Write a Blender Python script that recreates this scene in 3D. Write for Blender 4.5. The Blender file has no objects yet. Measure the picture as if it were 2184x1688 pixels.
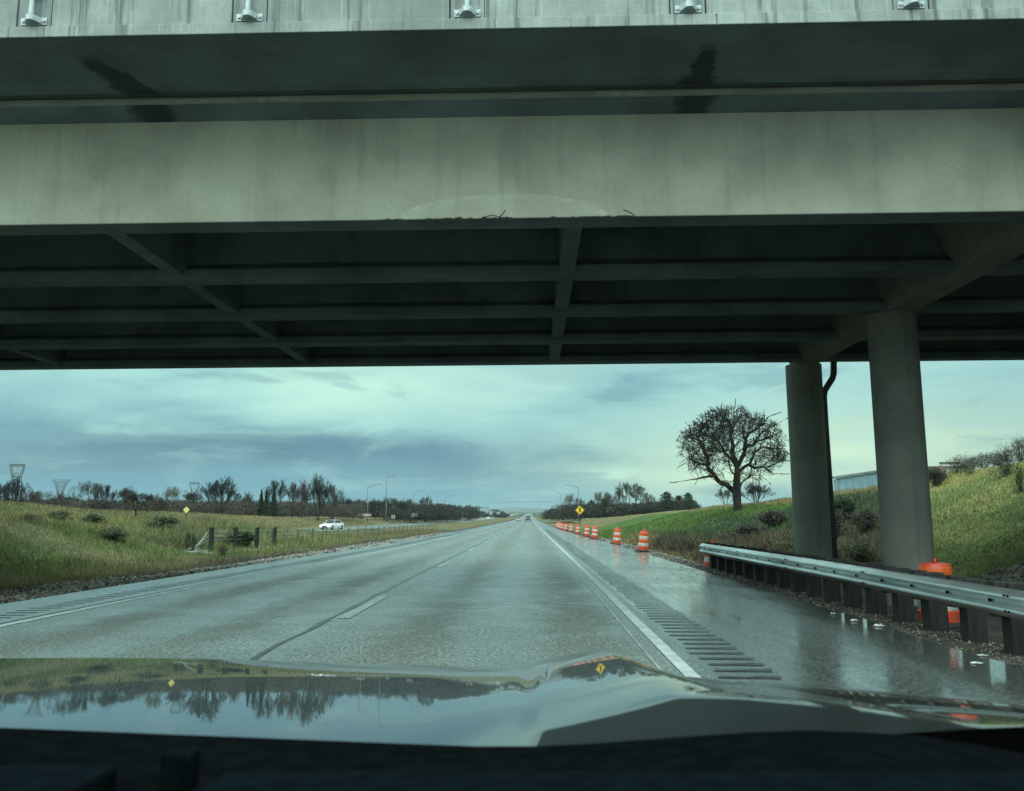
import bpy, math, random
import numpy as np
from mathutils import Vector, Matrix, Euler
random.seed(7); rng = np.random.default_rng(7)
S = bpy.context.scene
COL = S.collection
PI = math.pi

# ------------------------------------------------------------------ camera
CAMZ = 1.4; FD = 1800.0; DW, DH = 2184.0, 1688.0
yd = Vector((38, -258, -FD)).normalized()
xd = Vector((1, .0058, 0)).normalized()
zw = xd.cross(yd).normalized(); xw = yd.cross(zw).normalized()
R3 = Matrix((xw, yd, zw))
cam_d = bpy.data.cameras.new('camera'); cam = bpy.data.objects.new('camera', cam_d); COL.objects.link(cam)
M4 = R3.to_4x4(); M4.translation = Vector((0, 0, CAMZ)); cam.matrix_world = M4
cam_d.sensor_width = 36; cam_d.lens = FD/DW*36; cam_d.clip_start = .05; cam_d.clip_end = 20000
cam_d.dof.use_dof = True; cam_d.dof.focus_distance = 30; cam_d.dof.aperture_fstop = 9
S.camera = cam
S.view_settings.view_transform = 'Standard'; S.view_settings.look = 'None'
S.view_settings.exposure = .13; S.view_settings.gamma = 1
S.render.engine = 'CYCLES'
try:
    S.cycles.max_bounces = 6; S.cycles.diffuse_bounces = 4; S.cycles.glossy_bounces = 3
    S.cycles.use_denoising = True; S.cycles.denoising_input_passes = 'RGB_ALBEDO_NORMAL'; S.cycles.denoising_prefilter = 'NONE'; S.cycles.caustics_reflective = False; S.cycles.caustics_refractive = False
except Exception: pass

def ray(x, y):
    return R3 @ Vector((x-DW/2, DH/2-y, -FD))
def at_y(x, y, Y):
    d = ray(x, y); return Vector((0, 0, CAMZ)) + d*(Y/d.y)
def at_x(x, y, X):
    d = ray(x, y); return Vector((0, 0, CAMZ)) + d*(X/d.x)
def at_z(x, y, z):
    d = ray(x, y); return Vector((0, 0, CAMZ)) + d*((z-CAMZ)/d.z)

# ------------------------------------------------------------------ node helpers
class N:
    def __init__(s, nt): s.nt = nt
    def add(s, t, **k):
        n = s.nt.nodes.new(t)
        for a, v in k.items(): setattr(n, a, v)
        return n
    def put(s, inp, v):
        if isinstance(v, bpy.types.NodeSocket): s.nt.links.new(v, inp)
        else:
            if hasattr(inp.default_value, '__len__') and not hasattr(v, '__len__'): v = (v, v, v)
            if hasattr(inp.default_value, '__len__') and len(inp.default_value) == 4 and len(v) == 3: v = (*v, 1)
            inp.default_value = v
    def m(s, op, a, b=0.0, c=None, clamp=False):
        n = s.add('ShaderNodeMath', operation=op, use_clamp=clamp)
        s.put(n.inputs[0], a); s.put(n.inputs[1], b)
        if c is not None: s.put(n.inputs[2], c)
        return n.outputs[0]
    def mix(s, f, a, b, bt='MIX'):
        n = s.add('ShaderNodeMix', data_type='RGBA', blend_type=bt); n.clamp_factor = True
        s.put(n.inputs[0], f); s.put(n.inputs[6], a); s.put(n.inputs[7], b); return n.outputs[2]
    def noise(s, vec, scale=1, detail=4, rough=.55, dist=0):
        n = s.add('ShaderNodeTexNoise'); s.put(n.inputs['Vector'], vec)
        n.inputs['Scale'].default_value = scale; n.inputs['Detail'].default_value = detail
        n.inputs['Roughness'].default_value = rough; n.inputs['Distortion'].default_value = dist
        return n.outputs[0]
    def sm(s, v, a, b, lo=0.0, hi=1.0):
        n = s.add('ShaderNodeMapRange', interpolation_type='SMOOTHSTEP')
        s.put(n.inputs[0], v); s.put(n.inputs[1], a); s.put(n.inputs[2], b); s.put(n.inputs[3], lo); s.put(n.inputs[4], hi)
        return n.outputs[0]
    def xyz(s, v):
        n = s.add('ShaderNodeSeparateXYZ'); s.put(n.inputs[0], v); return n.outputs
    def com(s, x, y, z):
        n = s.add('ShaderNodeCombineXYZ'); s.put(n.inputs[0], x); s.put(n.inputs[1], y); s.put(n.inputs[2], z); return n.outputs[0]
    def scl(s, v, sc):
        n = s.add('ShaderNodeVectorMath', operation='MULTIPLY'); s.put(n.inputs[0], v); s.put(n.inputs[1], sc); return n.outputs[0]
    def bump(s, h, strength=.3, dist=.02, nrm=None):
        n = s.add('ShaderNodeBump'); s.put(n.inputs['Strength'], strength); n.inputs['Distance'].default_value = dist
        s.put(n.inputs['Height'], h)
        if nrm is not None: s.put(n.inputs['Normal'], nrm)
        return n.outputs[0]

def new_mat(name, base=(.5, .5, .5), rough=.7, metal=0, spec=.5):
    m = bpy.data.materials.new(name); m.use_nodes = True
    n = N(m.node_tree); p = m.node_tree.nodes['Principled BSDF']
    n.put(p.inputs['Base Color'], base); p.inputs['Roughness'].default_value = rough
    p.inputs['Metallic'].default_value = metal; p.inputs['Specular IOR Level'].default_value = spec
    tc = n.add('ShaderNodeTexCoord').outputs['Object']
    return m, n, p, tc
def noisy(name, c1, c2, scale=3, rough=.7, metal=0, bump=0, bs=30, spec=.5, stretch=(1, 1, 1)):
    m, n, p, tc = new_mat(name, c1, rough, metal, spec)
    f = n.noise(n.scl(tc, stretch), scale, 5)
    f2 = n.sm(f, .35, .65)
    n.put(p.inputs['Base Color'], n.mix(f2, c1, c2))
    if bump: n.put(p.inputs['Normal'], n.bump(n.noise(tc, bs, 3), bump, .01))
    return m

# ------------------------------------------------------------------ world: overcast sky over a Nishita base
def srgb(r, g, b):
    f = lambda c: (c/255/12.92 if c/255 <= .04045 else ((c/255+.055)/1.055)**2.4)
    return (f(r), f(g), f(b))
SUN_EL, SUN_AZ = math.radians(42), math.radians(205)   # azimuth measured from +Y towards +X
world = bpy.data.worlds.new('World'); S.world = world; world.use_nodes = True
nt = world.node_tree; nt.nodes.clear(); n = N(nt)
out = n.add('ShaderNodeOutputWorld'); bg = n.add('ShaderNodeBackground'); nt.links.new(bg.outputs[0], out.inputs[0])
sky = n.add('ShaderNodeTexSky', sky_type='NISHITA'); sky.sun_disc = False
sky.sun_elevation = SUN_EL; sky.sun_rotation = SUN_AZ
d = n.add('ShaderNodeTexCoord').outputs['Generated']
dx, dy, dz = n.xyz(d)[:3]
hor = n.m('SQRT', n.m('ADD', n.m('MULTIPLY', dx, dx), n.m('MULTIPLY', dy, dy)))
el = n.m('DIVIDE', dz, n.m('MAXIMUM', hor, .05))
az = n.m('ARCTAN2', dx, dy)
# cloud sheet coordinates: low clouds stretched sideways
cv = n.com(n.m('MULTIPLY', az, 2.2), n.m('MULTIPLY', el, 11.0), n.m('MULTIPLY', dy, .6))
n1 = n.noise(cv, 1.3, 6, .48, .3)
n2 = n.noise(n.com(n.m('MULTIPLY', az, 4.0), n.m('MULTIPLY', el, 14.0), 3.7), 1.6, 8, .58, .4)
wob = n.m('MULTIPLY', n.m('SUBTRACT', n1, .5), .10)
wob2 = n.m('MULTIPLY', n.m('SUBTRACT', n2, .5), .05)
elw = n.m('ADD', el, n.m('ADD', wob, wob2)); azw = n.m('ADD', az, n.m('MULTIPLY', n.m('SUBTRACT', n1, .5), .5))
def gauss(a0, e0, sa, se):
    u = n.m('DIVIDE', n.m('SUBTRACT', azw, a0), sa); v = n.m('DIVIDE', n.m('SUBTRACT', elw, e0), se)
    q = n.m('ADD', n.m('MULTIPLY', u, u), n.m('MULTIPLY', v, v))
    return n.m('EXPONENT', n.m('MULTIPLY', q, -1.0))
A = lambda x: math.atan((x-1130)/1800.)
E = lambda y: (1102-y)/1820.
c = n.mix(n.sm(elw, .01, .15), srgb(112, 164, 180), srgb(164, 216, 212))
c = n.mix(n.sm(az, A(900), A(1900)), c, n.mix(n.sm(elw, .02, .16), srgb(140, 188, 187), srgb(160, 209, 206)))
c = n.mix(n.m('MULTIPLY', gauss(A(640), E(968), .40, .034), 1.0), c, srgb(90, 130, 148))
c = n.mix(n.m('MULTIPLY', gauss(A(1050), E(975), .16, .022), .6), c, srgb(92, 140, 162))
c = n.mix(n.m('MULTIPLY', gauss(A(60), E(1040), .30, .016), .5), c, srgb(100, 158, 182))
c = n.mix(n.m('MULTIPLY', gauss(A(830), E(812), .13, .028), .9), c, srgb(196, 240, 222))
c = n.mix(n.m('MULTIPLY', gauss(A(1120), E(795), .12, .03), .7), c, srgb(184, 228, 214))
c = n.mix(n.m('MULTIPLY', gauss(A(1780), E(1000), .20, .055), 1.0), c, srgb(214, 242, 204))
c = n.mix(n.m('MULTIPLY', gauss(A(1480), E(960), .12, .04), .5), c, srgb(185, 225, 205))
c = n.mix(n.m('MULTIPLY', gauss(A(1390), E(1000), .05, .006), .8), c, srgb(196, 236, 212))
c = n.mix(n.m('MULTIPLY', gauss(A(1330), E(940), .09, .022), .55), c, srgb(118, 168, 176))
c = n.mix(n.m('MULTIPLY', gauss(A(1250), E(860), .12, .03), .45), c, srgb(132, 182, 188))
c = n.mix(n.m('MULTIPLY', gauss(A(1000), E(1045), .14, .008), .5), c, srgb(140, 190, 190))
# light/dark mottling
c = n.mix(n.m('MULTIPLY', n.sm(n2, .50, .68), .45), c, srgb(180, 226, 216))
c = n.mix(n.m('MULTIPLY', n.sm(n2, .47, .32), .40), c, srgb(92, 138, 156))
c = n.mix(n.m('MULTIPLY', n.sm(n1, .55, .38), .30), c, srgb(104, 156, 175))
# dome above the frame and behind: bright even overcast
dome = n.mix(n.sm(n1, .35, .7), (.60, .88, .82), (.86, 1.16, 1.08))
c = n.mix(n.sm(el, .24, .6), c, dome)
c = n.mix(n.sm(dy, .35, -.25), c, n.mix(n.sm(el, .0, 1.1), (.74, 1.04, .96), (2.3, 3.05, 2.9)))
skyc = n.scl(sky.outputs[0], (.1, .1, .1))
c = n.mix(n.sm(dy, .0, .3), c, n.scl(c, (1.02, 1.02, 1.00)))
c = n.mix(.95, skyc, c)
nt.links.new(c, bg.inputs[0]); bg.inputs[1].default_value = 1.0

sun_d = bpy.data.lights.new('sun', 'SUN'); sun_d.energy = .8; sun_d.angle = math.radians(40); sun_d.color = (1, .97, .86)
sun = bpy.data.objects.new('sun', sun_d); COL.objects.link(sun)
sv = Vector((math.sin(SUN_AZ)*math.cos(SUN_EL), math.cos(SUN_AZ)*math.cos(SUN_EL), math.sin(SUN_EL)))
sun.rotation_euler = sv.to_track_quat('Z', 'Y').to_euler()

# ------------------------------------------------------------------ object helpers
def tag(o, label=None, cat=None, group=None, kind=None):
    for k, v in (('label', label), ('category', cat), ('group', group), ('kind', kind)):
        if v: o[k] = v
    return o
def thing(name, label, cat, loc=(0, 0, 0), rz=0, group=None, rot=None):
    o = bpy.data.objects.new(name, None); COL.objects.link(o); o.location = loc
    o.rotation_euler = rot if rot else (0, 0, rz); o.empty_display_size = .2
    return tag(o, label, cat, group)
def dup(root, loc=None, rz=None, scale=None, label=None, group=None):
    r = root.copy(); COL.objects.link(r)
    if loc is not None: r.location = loc
    if rz is not None: r.rotation_euler = (r.rotation_euler[0], r.rotation_euler[1], rz)
    if scale is not None: r.scale = scale
    if label: r['label'] = label
    if group: r['group'] = group
    for ch in list(root.children):
        c = ch.copy(); COL.objects.link(c); c.parent = r
        for g_ in list(ch.children):
            d_ = g_.copy(); COL.objects.link(d_); d_.parent = c
    return r
class MB:
    def __init__(s): s.v = []; s.f = []; s.mi = []
    def poly(s, pts, mi=0):
        k = len(s.v); s.v += [tuple(p) for p in pts]; s.f.append(tuple(range(k, k+len(pts)))); s.mi.append(mi)
    def box(s, x0, x1, y0, y1, z0, z1, mi=0):
        k = len(s.v)
        s.v += [(x, y, z) for z in (z0, z1) for y in (y0, y1) for x in (x0, x1)]
        for q in ((0, 2, 3, 1), (4, 5, 7, 6), (0, 1, 5, 4), (2, 6, 7, 3), (0, 4, 6, 2), (1, 3, 7, 5)):
            s.f.append(tuple(k+i for i in q)); s.mi.append(mi)
        return s
    def prism(s, prof, axis, a, b, mi=0, caps=True):
        """prof: 2-D points; axis 'x': (y,z), 'y': (x,z), 'z': (x,y); swept from a to b"""
        P = {'x': lambda p, t: (t, p[0], p[1]), 'y': lambda p, t: (p[0], t, p[1]), 'z': lambda p, t: (p[0], p[1], t)}[axis]
        k = len(s.v); m_ = len(prof)
        s.v += [P(p, a) for p in prof]+[P(p, b) for p in prof]
        for i in range(m_):
            j = (i+1) % m_; s.f.append((k+i, k+j, k+m_+j, k+m_+i)); s.mi.append(mi)
        if caps:
            s.f.append(tuple(range(k+m_-1, k-1, -1))); s.f.append(tuple(range(k+m_, k+2*m_))); s.mi += [mi, mi]
        return s
    def tube(s, pts, rad, nseg=8, mi=0, caps=True):
        pts = [Vector(p) for p in pts]
        if not hasattr(rad, '__len__'): rad = [rad]*len(pts)
        k = len(s.v); u = None
        for i, p in enumerate(pts):
            t = (pts[min(i+1, len(pts)-1)]-pts[max(i-1, 0)])
            t = t.normalized() if t.length > 1e-9 else Vector((0, 0, 1))
            if u is None:
                u = t.cross(Vector((0, 0, 1)));
                if u.length < .05: u = t.cross(Vector((1, 0, 0)))
            u = (u - t*u.dot(t)).normalized(); w = t.cross(u)
            for j in range(nseg):
                a = 2*PI*j/nseg; s.v.append(tuple(p+(u*math.cos(a)+w*math.sin(a))*rad[i]))
        for i in range(len(pts)-1):
            for j in range(nseg):
                j2 = (j+1) % nseg
                s.f.append((k+i*nseg+j, k+i*nseg+j2, k+(i+1)*nseg+j2, k+(i+1)*nseg+j)); s.mi.append(mi)
        if caps:
            s.f.append(tuple(k+j for j in range(nseg-1, -1, -1))); q = k+(len(pts)-1)*nseg
            s.f.append(tuple(q+j for j in range(nseg))); s.mi += [mi, mi]
        return s
    def lathe(s, prof, nseg=24, mis=None):
        k = len(s.v)
        for r, z in prof:
            for j in range(nseg):
                a = 2*PI*j/nseg; s.v.append((r*math.cos(a), r*math.sin(a), z))
        for i in range(len(prof)-1):
            for j in range(nseg):
                j2 = (j+1) % nseg
                s.f.append((k+i*nseg+j, k+i*nseg+j2, k+(i+1)*nseg+j2, k+(i+1)*nseg+j)); s.mi.append(mis[i] if mis else 0)
        return s
    def build(s, name, mats, parent=None, smooth=False, bevel=0, auto=None):
        me = bpy.data.meshes.new(name); me.from_pydata(s.v, [], s.f)
        mats = mats if isinstance(mats, (list, tuple)) else [mats]
        for m_ in mats: me.materials.append(m_)
        if len(mats) > 1: me.polygons.foreach_set('material_index', s.mi)
        if smooth: me.polygons.foreach_set('use_smooth', [True]*len(s.f))
        me.update()
        o = bpy.data.objects.new(name, me); COL.objects.link(o)
        if parent: o.parent = parent
        if bevel:
            b = o.modifiers.new('bevel', 'BEVEL'); b.width = bevel; b.segments = 2; b.limit_method = 'ANGLE'; b.angle_limit = math.radians(40)
        if auto:
            me.polygons.foreach_set('use_smooth', [True]*len(s.f)); me.set_sharp_from_angle(angle=math.radians(auto))
        return o
def tris_object(name, V, F, mat, parent=None, colors=None):
    """fast mesh from numpy: V (n,3), F (m,k)"""
    me = bpy.data.meshes.new(name); V = np.asarray(V, np.float32); F = np.asarray(F, np.int32)
    k = F.shape[1]; me.vertices.add(len(V)); me.vertices.foreach_set('co', V.ravel())
    me.loops.add(F.size); me.loops.foreach_set('vertex_index', F.ravel())
    me.polygons.add(len(F)); me.polygons.foreach_set('loop_start', np.arange(0, F.size, k, dtype=np.int32))
    if colors is not None:
        a = me.color_attributes.new('zone', 'FLOAT_COLOR', 'POINT')
        cc = np.ones((len(V), 4), np.float32); cc[:, :3] = colors; a.data.foreach_set('color', cc.ravel())
    me.materials.append(mat); me.update(calc_edges=True); me.validate()
    o = bpy.data.objects.new(name, me); COL.objects.link(o)
    if parent: o.parent = parent
    return o

# ------------------------------------------------------------------ terrain heights
def ss(t): t = np.clip(t, 0, 1); return t*t*(3-2*t)
PY = [-50, 15, 40, 100, 170, 350, 450, 800, 1400, 2500, 4000, 9000]
PZ = [0, 0, -.06, -.22, -.32, -.42, -.3, .8, 4, 11, 15, 20]
def P(Y): return np.interp(Y, PY, PZ)
def xl(Y): return -7.05+.75*ss((np.asarray(Y, float)-8)/40)       # left fog line
XR = 4.62                                                        # right edge of pavement
OPI, OPO = -24.0, -37.0                                           # opposing carriageway edges
def roadz(X, Y): return P(Y)-.014*np.maximum(0, X-1.5)
def oppz(X, Y): return P(Y)-.02-.018*(OPI-X)
def HR(Y): return np.interp(Y, [-30, 14, 24, 37, 46, 63, 72, 113, 180, 330, 600], [6.5, 6.0, 4.6, 3.85, 3.5, 3.0, 2.85, 2.6, 2.0, .5, 0])
def vnoise(X, Y, sc, seed=0):
    X = np.asarray(X, float)/sc+seed*17.3; Y = np.asarray(Y, float)/sc+seed*7.7
    xi = np.floor(X); yi = np.floor(Y); fx = X-xi; fy = Y-yi
    h = lambda a, b: np.modf(np.abs(np.sin(a*127.1+b*311.7+seed*5.1)*43758.5453))[0]
    fx = fx*fx*(3-2*fx); fy = fy*fy*(3-2*fy)
    return (h(xi, yi)*(1-fx)+h(xi+1, yi)*fx)*(1-fy)+(h(xi, yi+1)*(1-fx)+h(xi+1, yi+1)*fx)*fy
def g(X, Y):
    X = np.asarray(X, float); Y = np.asarray(Y, float); p = P(Y)
    # right of the road
    edge = p-.05-.014*(XR-1.5)
    u = (X-8.6)/(22.5-8.6)
    H = HR(Y)
    zr = edge-.22*ss((X-5.2)/1.2)+(H+.25)*(ss(u)*.72+.28*np.clip(u, 0, 1))
    zr = zr+.12*(vnoise(X, Y, 2.2, 1)-.5)*np.clip((X-6)/2, 0, 1)+.3*(vnoise(X, Y, 7, 2)-.5)*np.clip((X-9)/4, 0, 1)
    zr = zr-np.clip((X-60)/400, 0, 1)*H*.6
    # median
    xe = xl(Y)-1.9
    M = np.interp(Y, [-30, 20, 33, 45, 67, 84, 100], [1.6, 1.6, 1.55, 1.35, .85, .10, 0])
    rb = ss((-X-13.2)/7.0)*ss((23.6+X)/1.2)
    sw = ss((xe-.4-X)/2.5)*ss((X+23.5)/4)
    zm = p-.06-.22*sw+(M+.1)*rb+.12*(vnoise(X, Y, 3.1, 3)-.5)*np.clip((xe-1.2-X)/2, 0, 1)*np.clip((X+23.6)/1.0, 0, 1)
    # beyond the opposing carriageway
    L = np.interp(Y, [-30, 60, 90, 120, 180, 250, 400, 700], [3.9, 3.7, 3.2, 2.6, 1.9, 1.35, .8, .5])
    zo = oppz(OPO, Y)-.05+(L+.5)*ss((OPO-1-X)/20)+.4*(vnoise(X, Y, 13, 4)-.5)*np.clip((-39-X)/4, 0, 1)
    z = np.where(X > XR, zr, np.where(X < OPO, zo, np.where(X < OPI+.4, oppz(X, Y)-.05, np.where(X < xe, zm, roadz(X, Y)-.05))))
    far = np.clip((Y-600)/3000, 0, 1)
    return z
def hit(x, y, ymin=5, ymax=6000):
    d_ = ray(x, y); last = None; Y = ymin
    while Y < ymax:
        p = Vector((0, 0, CAMZ))+d_*(Y/d_.y)
        if p.z <= float(g(p.x, p.y)): return p
        Y *= 1.004
    return None

# ------------------------------------------------------------------ materials
def mat_ground():
    m, n, p, tc = new_mat('ground_soil', rough=.95, spec=.2)
    at = n.add('ShaderNodeAttribute', attribute_name='zone').outputs['Color']
    geo = n.add('ShaderNodeNewGeometry').outputs['Position']
    a = n.noise(geo, .55, 6, .62); b = n.noise(geo, 5.0, 5, .65); c_ = n.noise(geo, 38, 3, .7)
    col = n.mix(n.sm(a, .35, .68), n.scl(at, (.72, .78, .75)), n.scl(at, (1.25, 1.18, 1.1)))
    col = n.mix(n.sm(b, .3, .7), n.scl(col, (.55, .55, .55)), n.scl(col, (1.3, 1.3, 1.25)))
    col = n.mix(n.sm(c_, .35, .7), n.scl(col, (.55, .55, .55)), n.scl(col, (1.5, 1.5, 1.5)))
    n.put(p.inputs['Base Color'], col)
    n.put(p.inputs['Normal'], n.bump(n.m('ADD', b, n.m('MULTIPLY', c_, .6)), .8, .06))
    return m
def mat_road(shoulder=False):
    m, n, p, tc = new_mat('wet_shoulder_asphalt' if shoulder else 'wet_asphalt', (.04, .042, .04), .35, 0, .5)
    X, Y, Z = n.xyz(tc)[:3]
    agg = n.noise(tc, 24, 4, .8); agg2 = n.noise(tc, 90, 2, .6)
    broad = n.noise(n.com(n.m('MULTIPLY', X, .9), n.m('MULTIPLY', Y, .10), 0), 1.0, 5, .6)
    patch = n.noise(n.com(n.m('MULTIPLY', X, .35), n.m('MULTIPLY', Y, .16), 4), 1.0, 4, .55, .3)
    fine = n.noise(n.com(n.m('MULTIPLY', X, 9), n.m('MULTIPLY', Y, .7), 4), 1.0, 4, .7)
    grain = n.m('ADD', n.m('MULTIPLY', agg, .5), n.m('MULTIPLY', agg2, .5))
    gs = n.sm(grain, .47, .56)
    col = n.mix(gs, (.012, .014, .014), (.17, .18, .165) if shoulder else (.36, .39, .34))  # pale stones, brightened in the base colour to stand for wet glints
    n.put(p.inputs['Base Color'], n.mix(n.sm(broad, .3, .7), n.scl(col, (.6, .6, .6)), col))
    if shoulder:
        wet = n.sm(n.m('ADD', n.m('MULTIPLY', patch, .7), n.m('MULTIPLY', fine, .3)), .40, .60)
        r = n.m('ADD', .09, n.m('MULTIPLY', wet, .15)); cw = n.m('ADD', .75, n.m('MULTIPLY', n.sm(agg2, .45, .6), .25)); bs = n.m('MULTIPLY', wet, .12)
    else:
        wet = n.sm(n.m('ADD', n.m('MULTIPLY', broad, .6), n.m('MULTIPLY', patch, .4)), .36, .64)
        r = n.m('ADD', .16, n.m('MULTIPLY', wet, .12)); bs = .6
        spk = n.sm(n.m('ADD', n.m('MULTIPLY', agg, .6), n.m('MULTIPLY', agg2, .4)), .46, .55)
        trk = None
        for xc_ in (-1.35, .62, -3.8, -5.65):
            q = n.m('DIVIDE', n.m('SUBTRACT', n.m('ADD', X, n.m('MULTIPLY', n.m('SUBTRACT', broad, .5), .5)), xc_), .42); e_ = n.m('EXPONENT', n.m('MULTIPLY', n.m('MULTIPLY', q, q), -1.0))
            trk = e_ if trk is None else n.m('ADD', trk, e_)
        br_ = n.noise(n.com(n.m('MULTIPLY', X, 1.3), n.m('MULTIPLY', Y, 1.1), 9), 1.0, 5, .7, .8)
        trk = n.m('MULTIPLY', trk, n.sm(br_, .25, .6, .45, 1.25))
        keep_ = n.m('SUBTRACT', n.sm(br_, .62, .35, .78, 1.1), n.m('MULTIPLY', trk, n.m('ADD', .6, n.m('MULTIPLY', n.sm(patch, .35, .6), .35))), None, True)
        cw = n.m('MULTIPLY', n.m('ADD', n.m('MULTIPLY', keep_, .5), n.m('MULTIPLY', spk, .45)), n.m('ADD', .35, n.m('MULTIPLY', keep_, .65)), None, True)
    p.inputs['Specular IOR Level'].default_value = .28
    n.put(p.inputs['Roughness'], n.m('ADD', r, .2)); n.put(p.inputs['Coat Weight'], cw); n.put(p.inputs['Coat Roughness'], r)
    nb = n.bump(n.m('ADD', agg, agg2), bs, .010)
    n.put(p.inputs['Normal'], nb)
    return m
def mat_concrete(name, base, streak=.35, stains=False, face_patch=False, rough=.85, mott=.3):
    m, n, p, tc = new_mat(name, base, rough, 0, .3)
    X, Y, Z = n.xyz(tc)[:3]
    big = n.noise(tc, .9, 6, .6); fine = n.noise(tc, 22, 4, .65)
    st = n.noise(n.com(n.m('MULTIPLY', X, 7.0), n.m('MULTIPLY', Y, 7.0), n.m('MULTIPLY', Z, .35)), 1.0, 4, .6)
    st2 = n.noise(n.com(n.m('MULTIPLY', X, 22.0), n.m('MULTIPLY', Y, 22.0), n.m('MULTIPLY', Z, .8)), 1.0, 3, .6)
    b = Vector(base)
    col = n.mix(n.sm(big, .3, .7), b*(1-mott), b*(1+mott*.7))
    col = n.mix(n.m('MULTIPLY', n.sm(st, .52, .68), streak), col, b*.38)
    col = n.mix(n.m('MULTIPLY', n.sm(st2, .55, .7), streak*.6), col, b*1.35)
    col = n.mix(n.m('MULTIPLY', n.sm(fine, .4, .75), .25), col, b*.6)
    if stains:   # water stains spreading below the two open joints of the barrier
        wob_ = n.m('MULTIPLY', n.m('SUBTRACT', n.noise(tc, 3.5, 5, .7), .5), .5)
        for (xa, slope, w0, w1) in ((-5.57, .42, .05, .24), (2.25, -.02, .07, .16)):
            t_ = n.m('MULTIPLY', n.m('SUBTRACT', Y, 9.4), .75, None, True)
            cx = n.m('ADD', xa, n.m('MULTIPLY', t_, slope)); hw = n.m('ADD', w0, n.m('MULTIPLY', t_, w1))
            dd = n.m('ABSOLUTE', n.m('SUBTRACT', n.m('ADD', X, wob_), cx))
            msk = n.sm(dd, n.m('MULTIPLY', hw, .7), n.m('MULTIPLY', hw, 1.35), 1.0, 0.0)
            msk = n.m('MULTIPLY', msk, n.sm(Y, 9.5, 9.85))
            col = n.mix(n.m('MULTIPLY', msk, .85), col, (.025, .032, .045))
    if face_patch:   # pale scraped arc where a tall load has brushed the girder
        ex = n.m('DIVIDE', n.m('ADD', X, .35), 1.42); ez = n.m('DIVIDE', n.m('SUBTRACT', Z, 5.40), .34)
        q = n.m('ADD', n.m('ADD', n.m('MULTIPLY', ex, ex), n.m('MULTIPLY', ez, ez)), n.m('MULTIPLY', n.m('SUBTRACT', big, .5), .35))
        ins = n.sm(q, 1.04, .94); rim = n.m('MULTIPLY', n.sm(q, .45, .96), ins)
        sc_ = n.noise(n.com(n.m('MULTIPLY', X, 2.2), 0, n.m('MULTIPLY', Z, 9)), 2.0, 5, .75)
        col = n.mix(n.m('ADD', n.m('MULTIPLY', ins, .10), n.m('MULTIPLY', rim, n.m('MULTIPLY', n.sm(sc_, .42, .66), .32))), col, b*1.7)
    n.put(p.inputs['Base Color'], col)
    n.put(p.inputs['Normal'], n.bump(n.m('ADD', fine, big), .25, .01))
    return m
M = {}
M['ground'] = mat_ground(); M['road'] = mat_road(); M['shoulder'] = mat_road(True)
M['paint'] = noisy('road_paint', (.50, .52, .50), (.33, .35, .34), 4, .22)
M['paint_worn'] = noisy('worn_road_paint', (.30, .31, .30), (.12, .13, .12), 3, .25, stretch=(6, .6, 1))
M['crack'] = noisy('crack_sealant', (.012, .012, .012), (.03, .03, .03), 6, .35)
M['groove'] = noisy('rumble_groove', (.012, .013, .013), (.05, .052, .05), 8, .42, spec=.35)
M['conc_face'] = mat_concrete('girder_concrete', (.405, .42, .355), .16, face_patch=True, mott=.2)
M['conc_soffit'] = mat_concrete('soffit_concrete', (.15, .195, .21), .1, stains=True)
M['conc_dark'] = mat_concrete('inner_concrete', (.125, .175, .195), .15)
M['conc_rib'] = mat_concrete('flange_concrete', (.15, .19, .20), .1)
M['conc_barrier'] = mat_concrete('barrier_concrete', (.31, .35, .345), .95)
M['conc_col'] = mat_concrete('column_concrete', (.205, .225, .20), .3, mott=.2)
M['galv'] = noisy('galvanised_steel', (.50, .53, .53), (.34, .37, .37), 3, .34, .85)
M['rail'] = noisy('guardrail_steel', (.78, .82, .80), (.45, .48, .48), 2.2, .32, .9, stretch=(1, .2, 1))
M['bracket'] = noisy('bracket_paint', (.48, .55, .56), (.34, .40, .41), 8, .5, .2)
M['black'] = noisy('black_plastic', (.003, .004, .005), (.005, .006, .007), 40, .9, spec=.0)
M['timber'] = noisy('creosoted_timber', (.006, .007, .008), (.020, .020, .019), 6, .75, stretch=(3, 3, .5))
M['weathered'] = noisy('weathered_post', (.05, .05, .045), (.12, .11, .09), 6, .85)
M['pipe'] = noisy('drain_pipe_paint', (.055, .06, .055), (.08, .085, .08), 4, .6)
M['gravel'] = noisy('grey_gravel', (.04, .04, .038), (.20, .19, .17), 9, .9)
M['pad'] = noisy('mow_strip_concrete', (.30, .31, .27), (.20, .21, .18), 1.5, .8)

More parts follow.
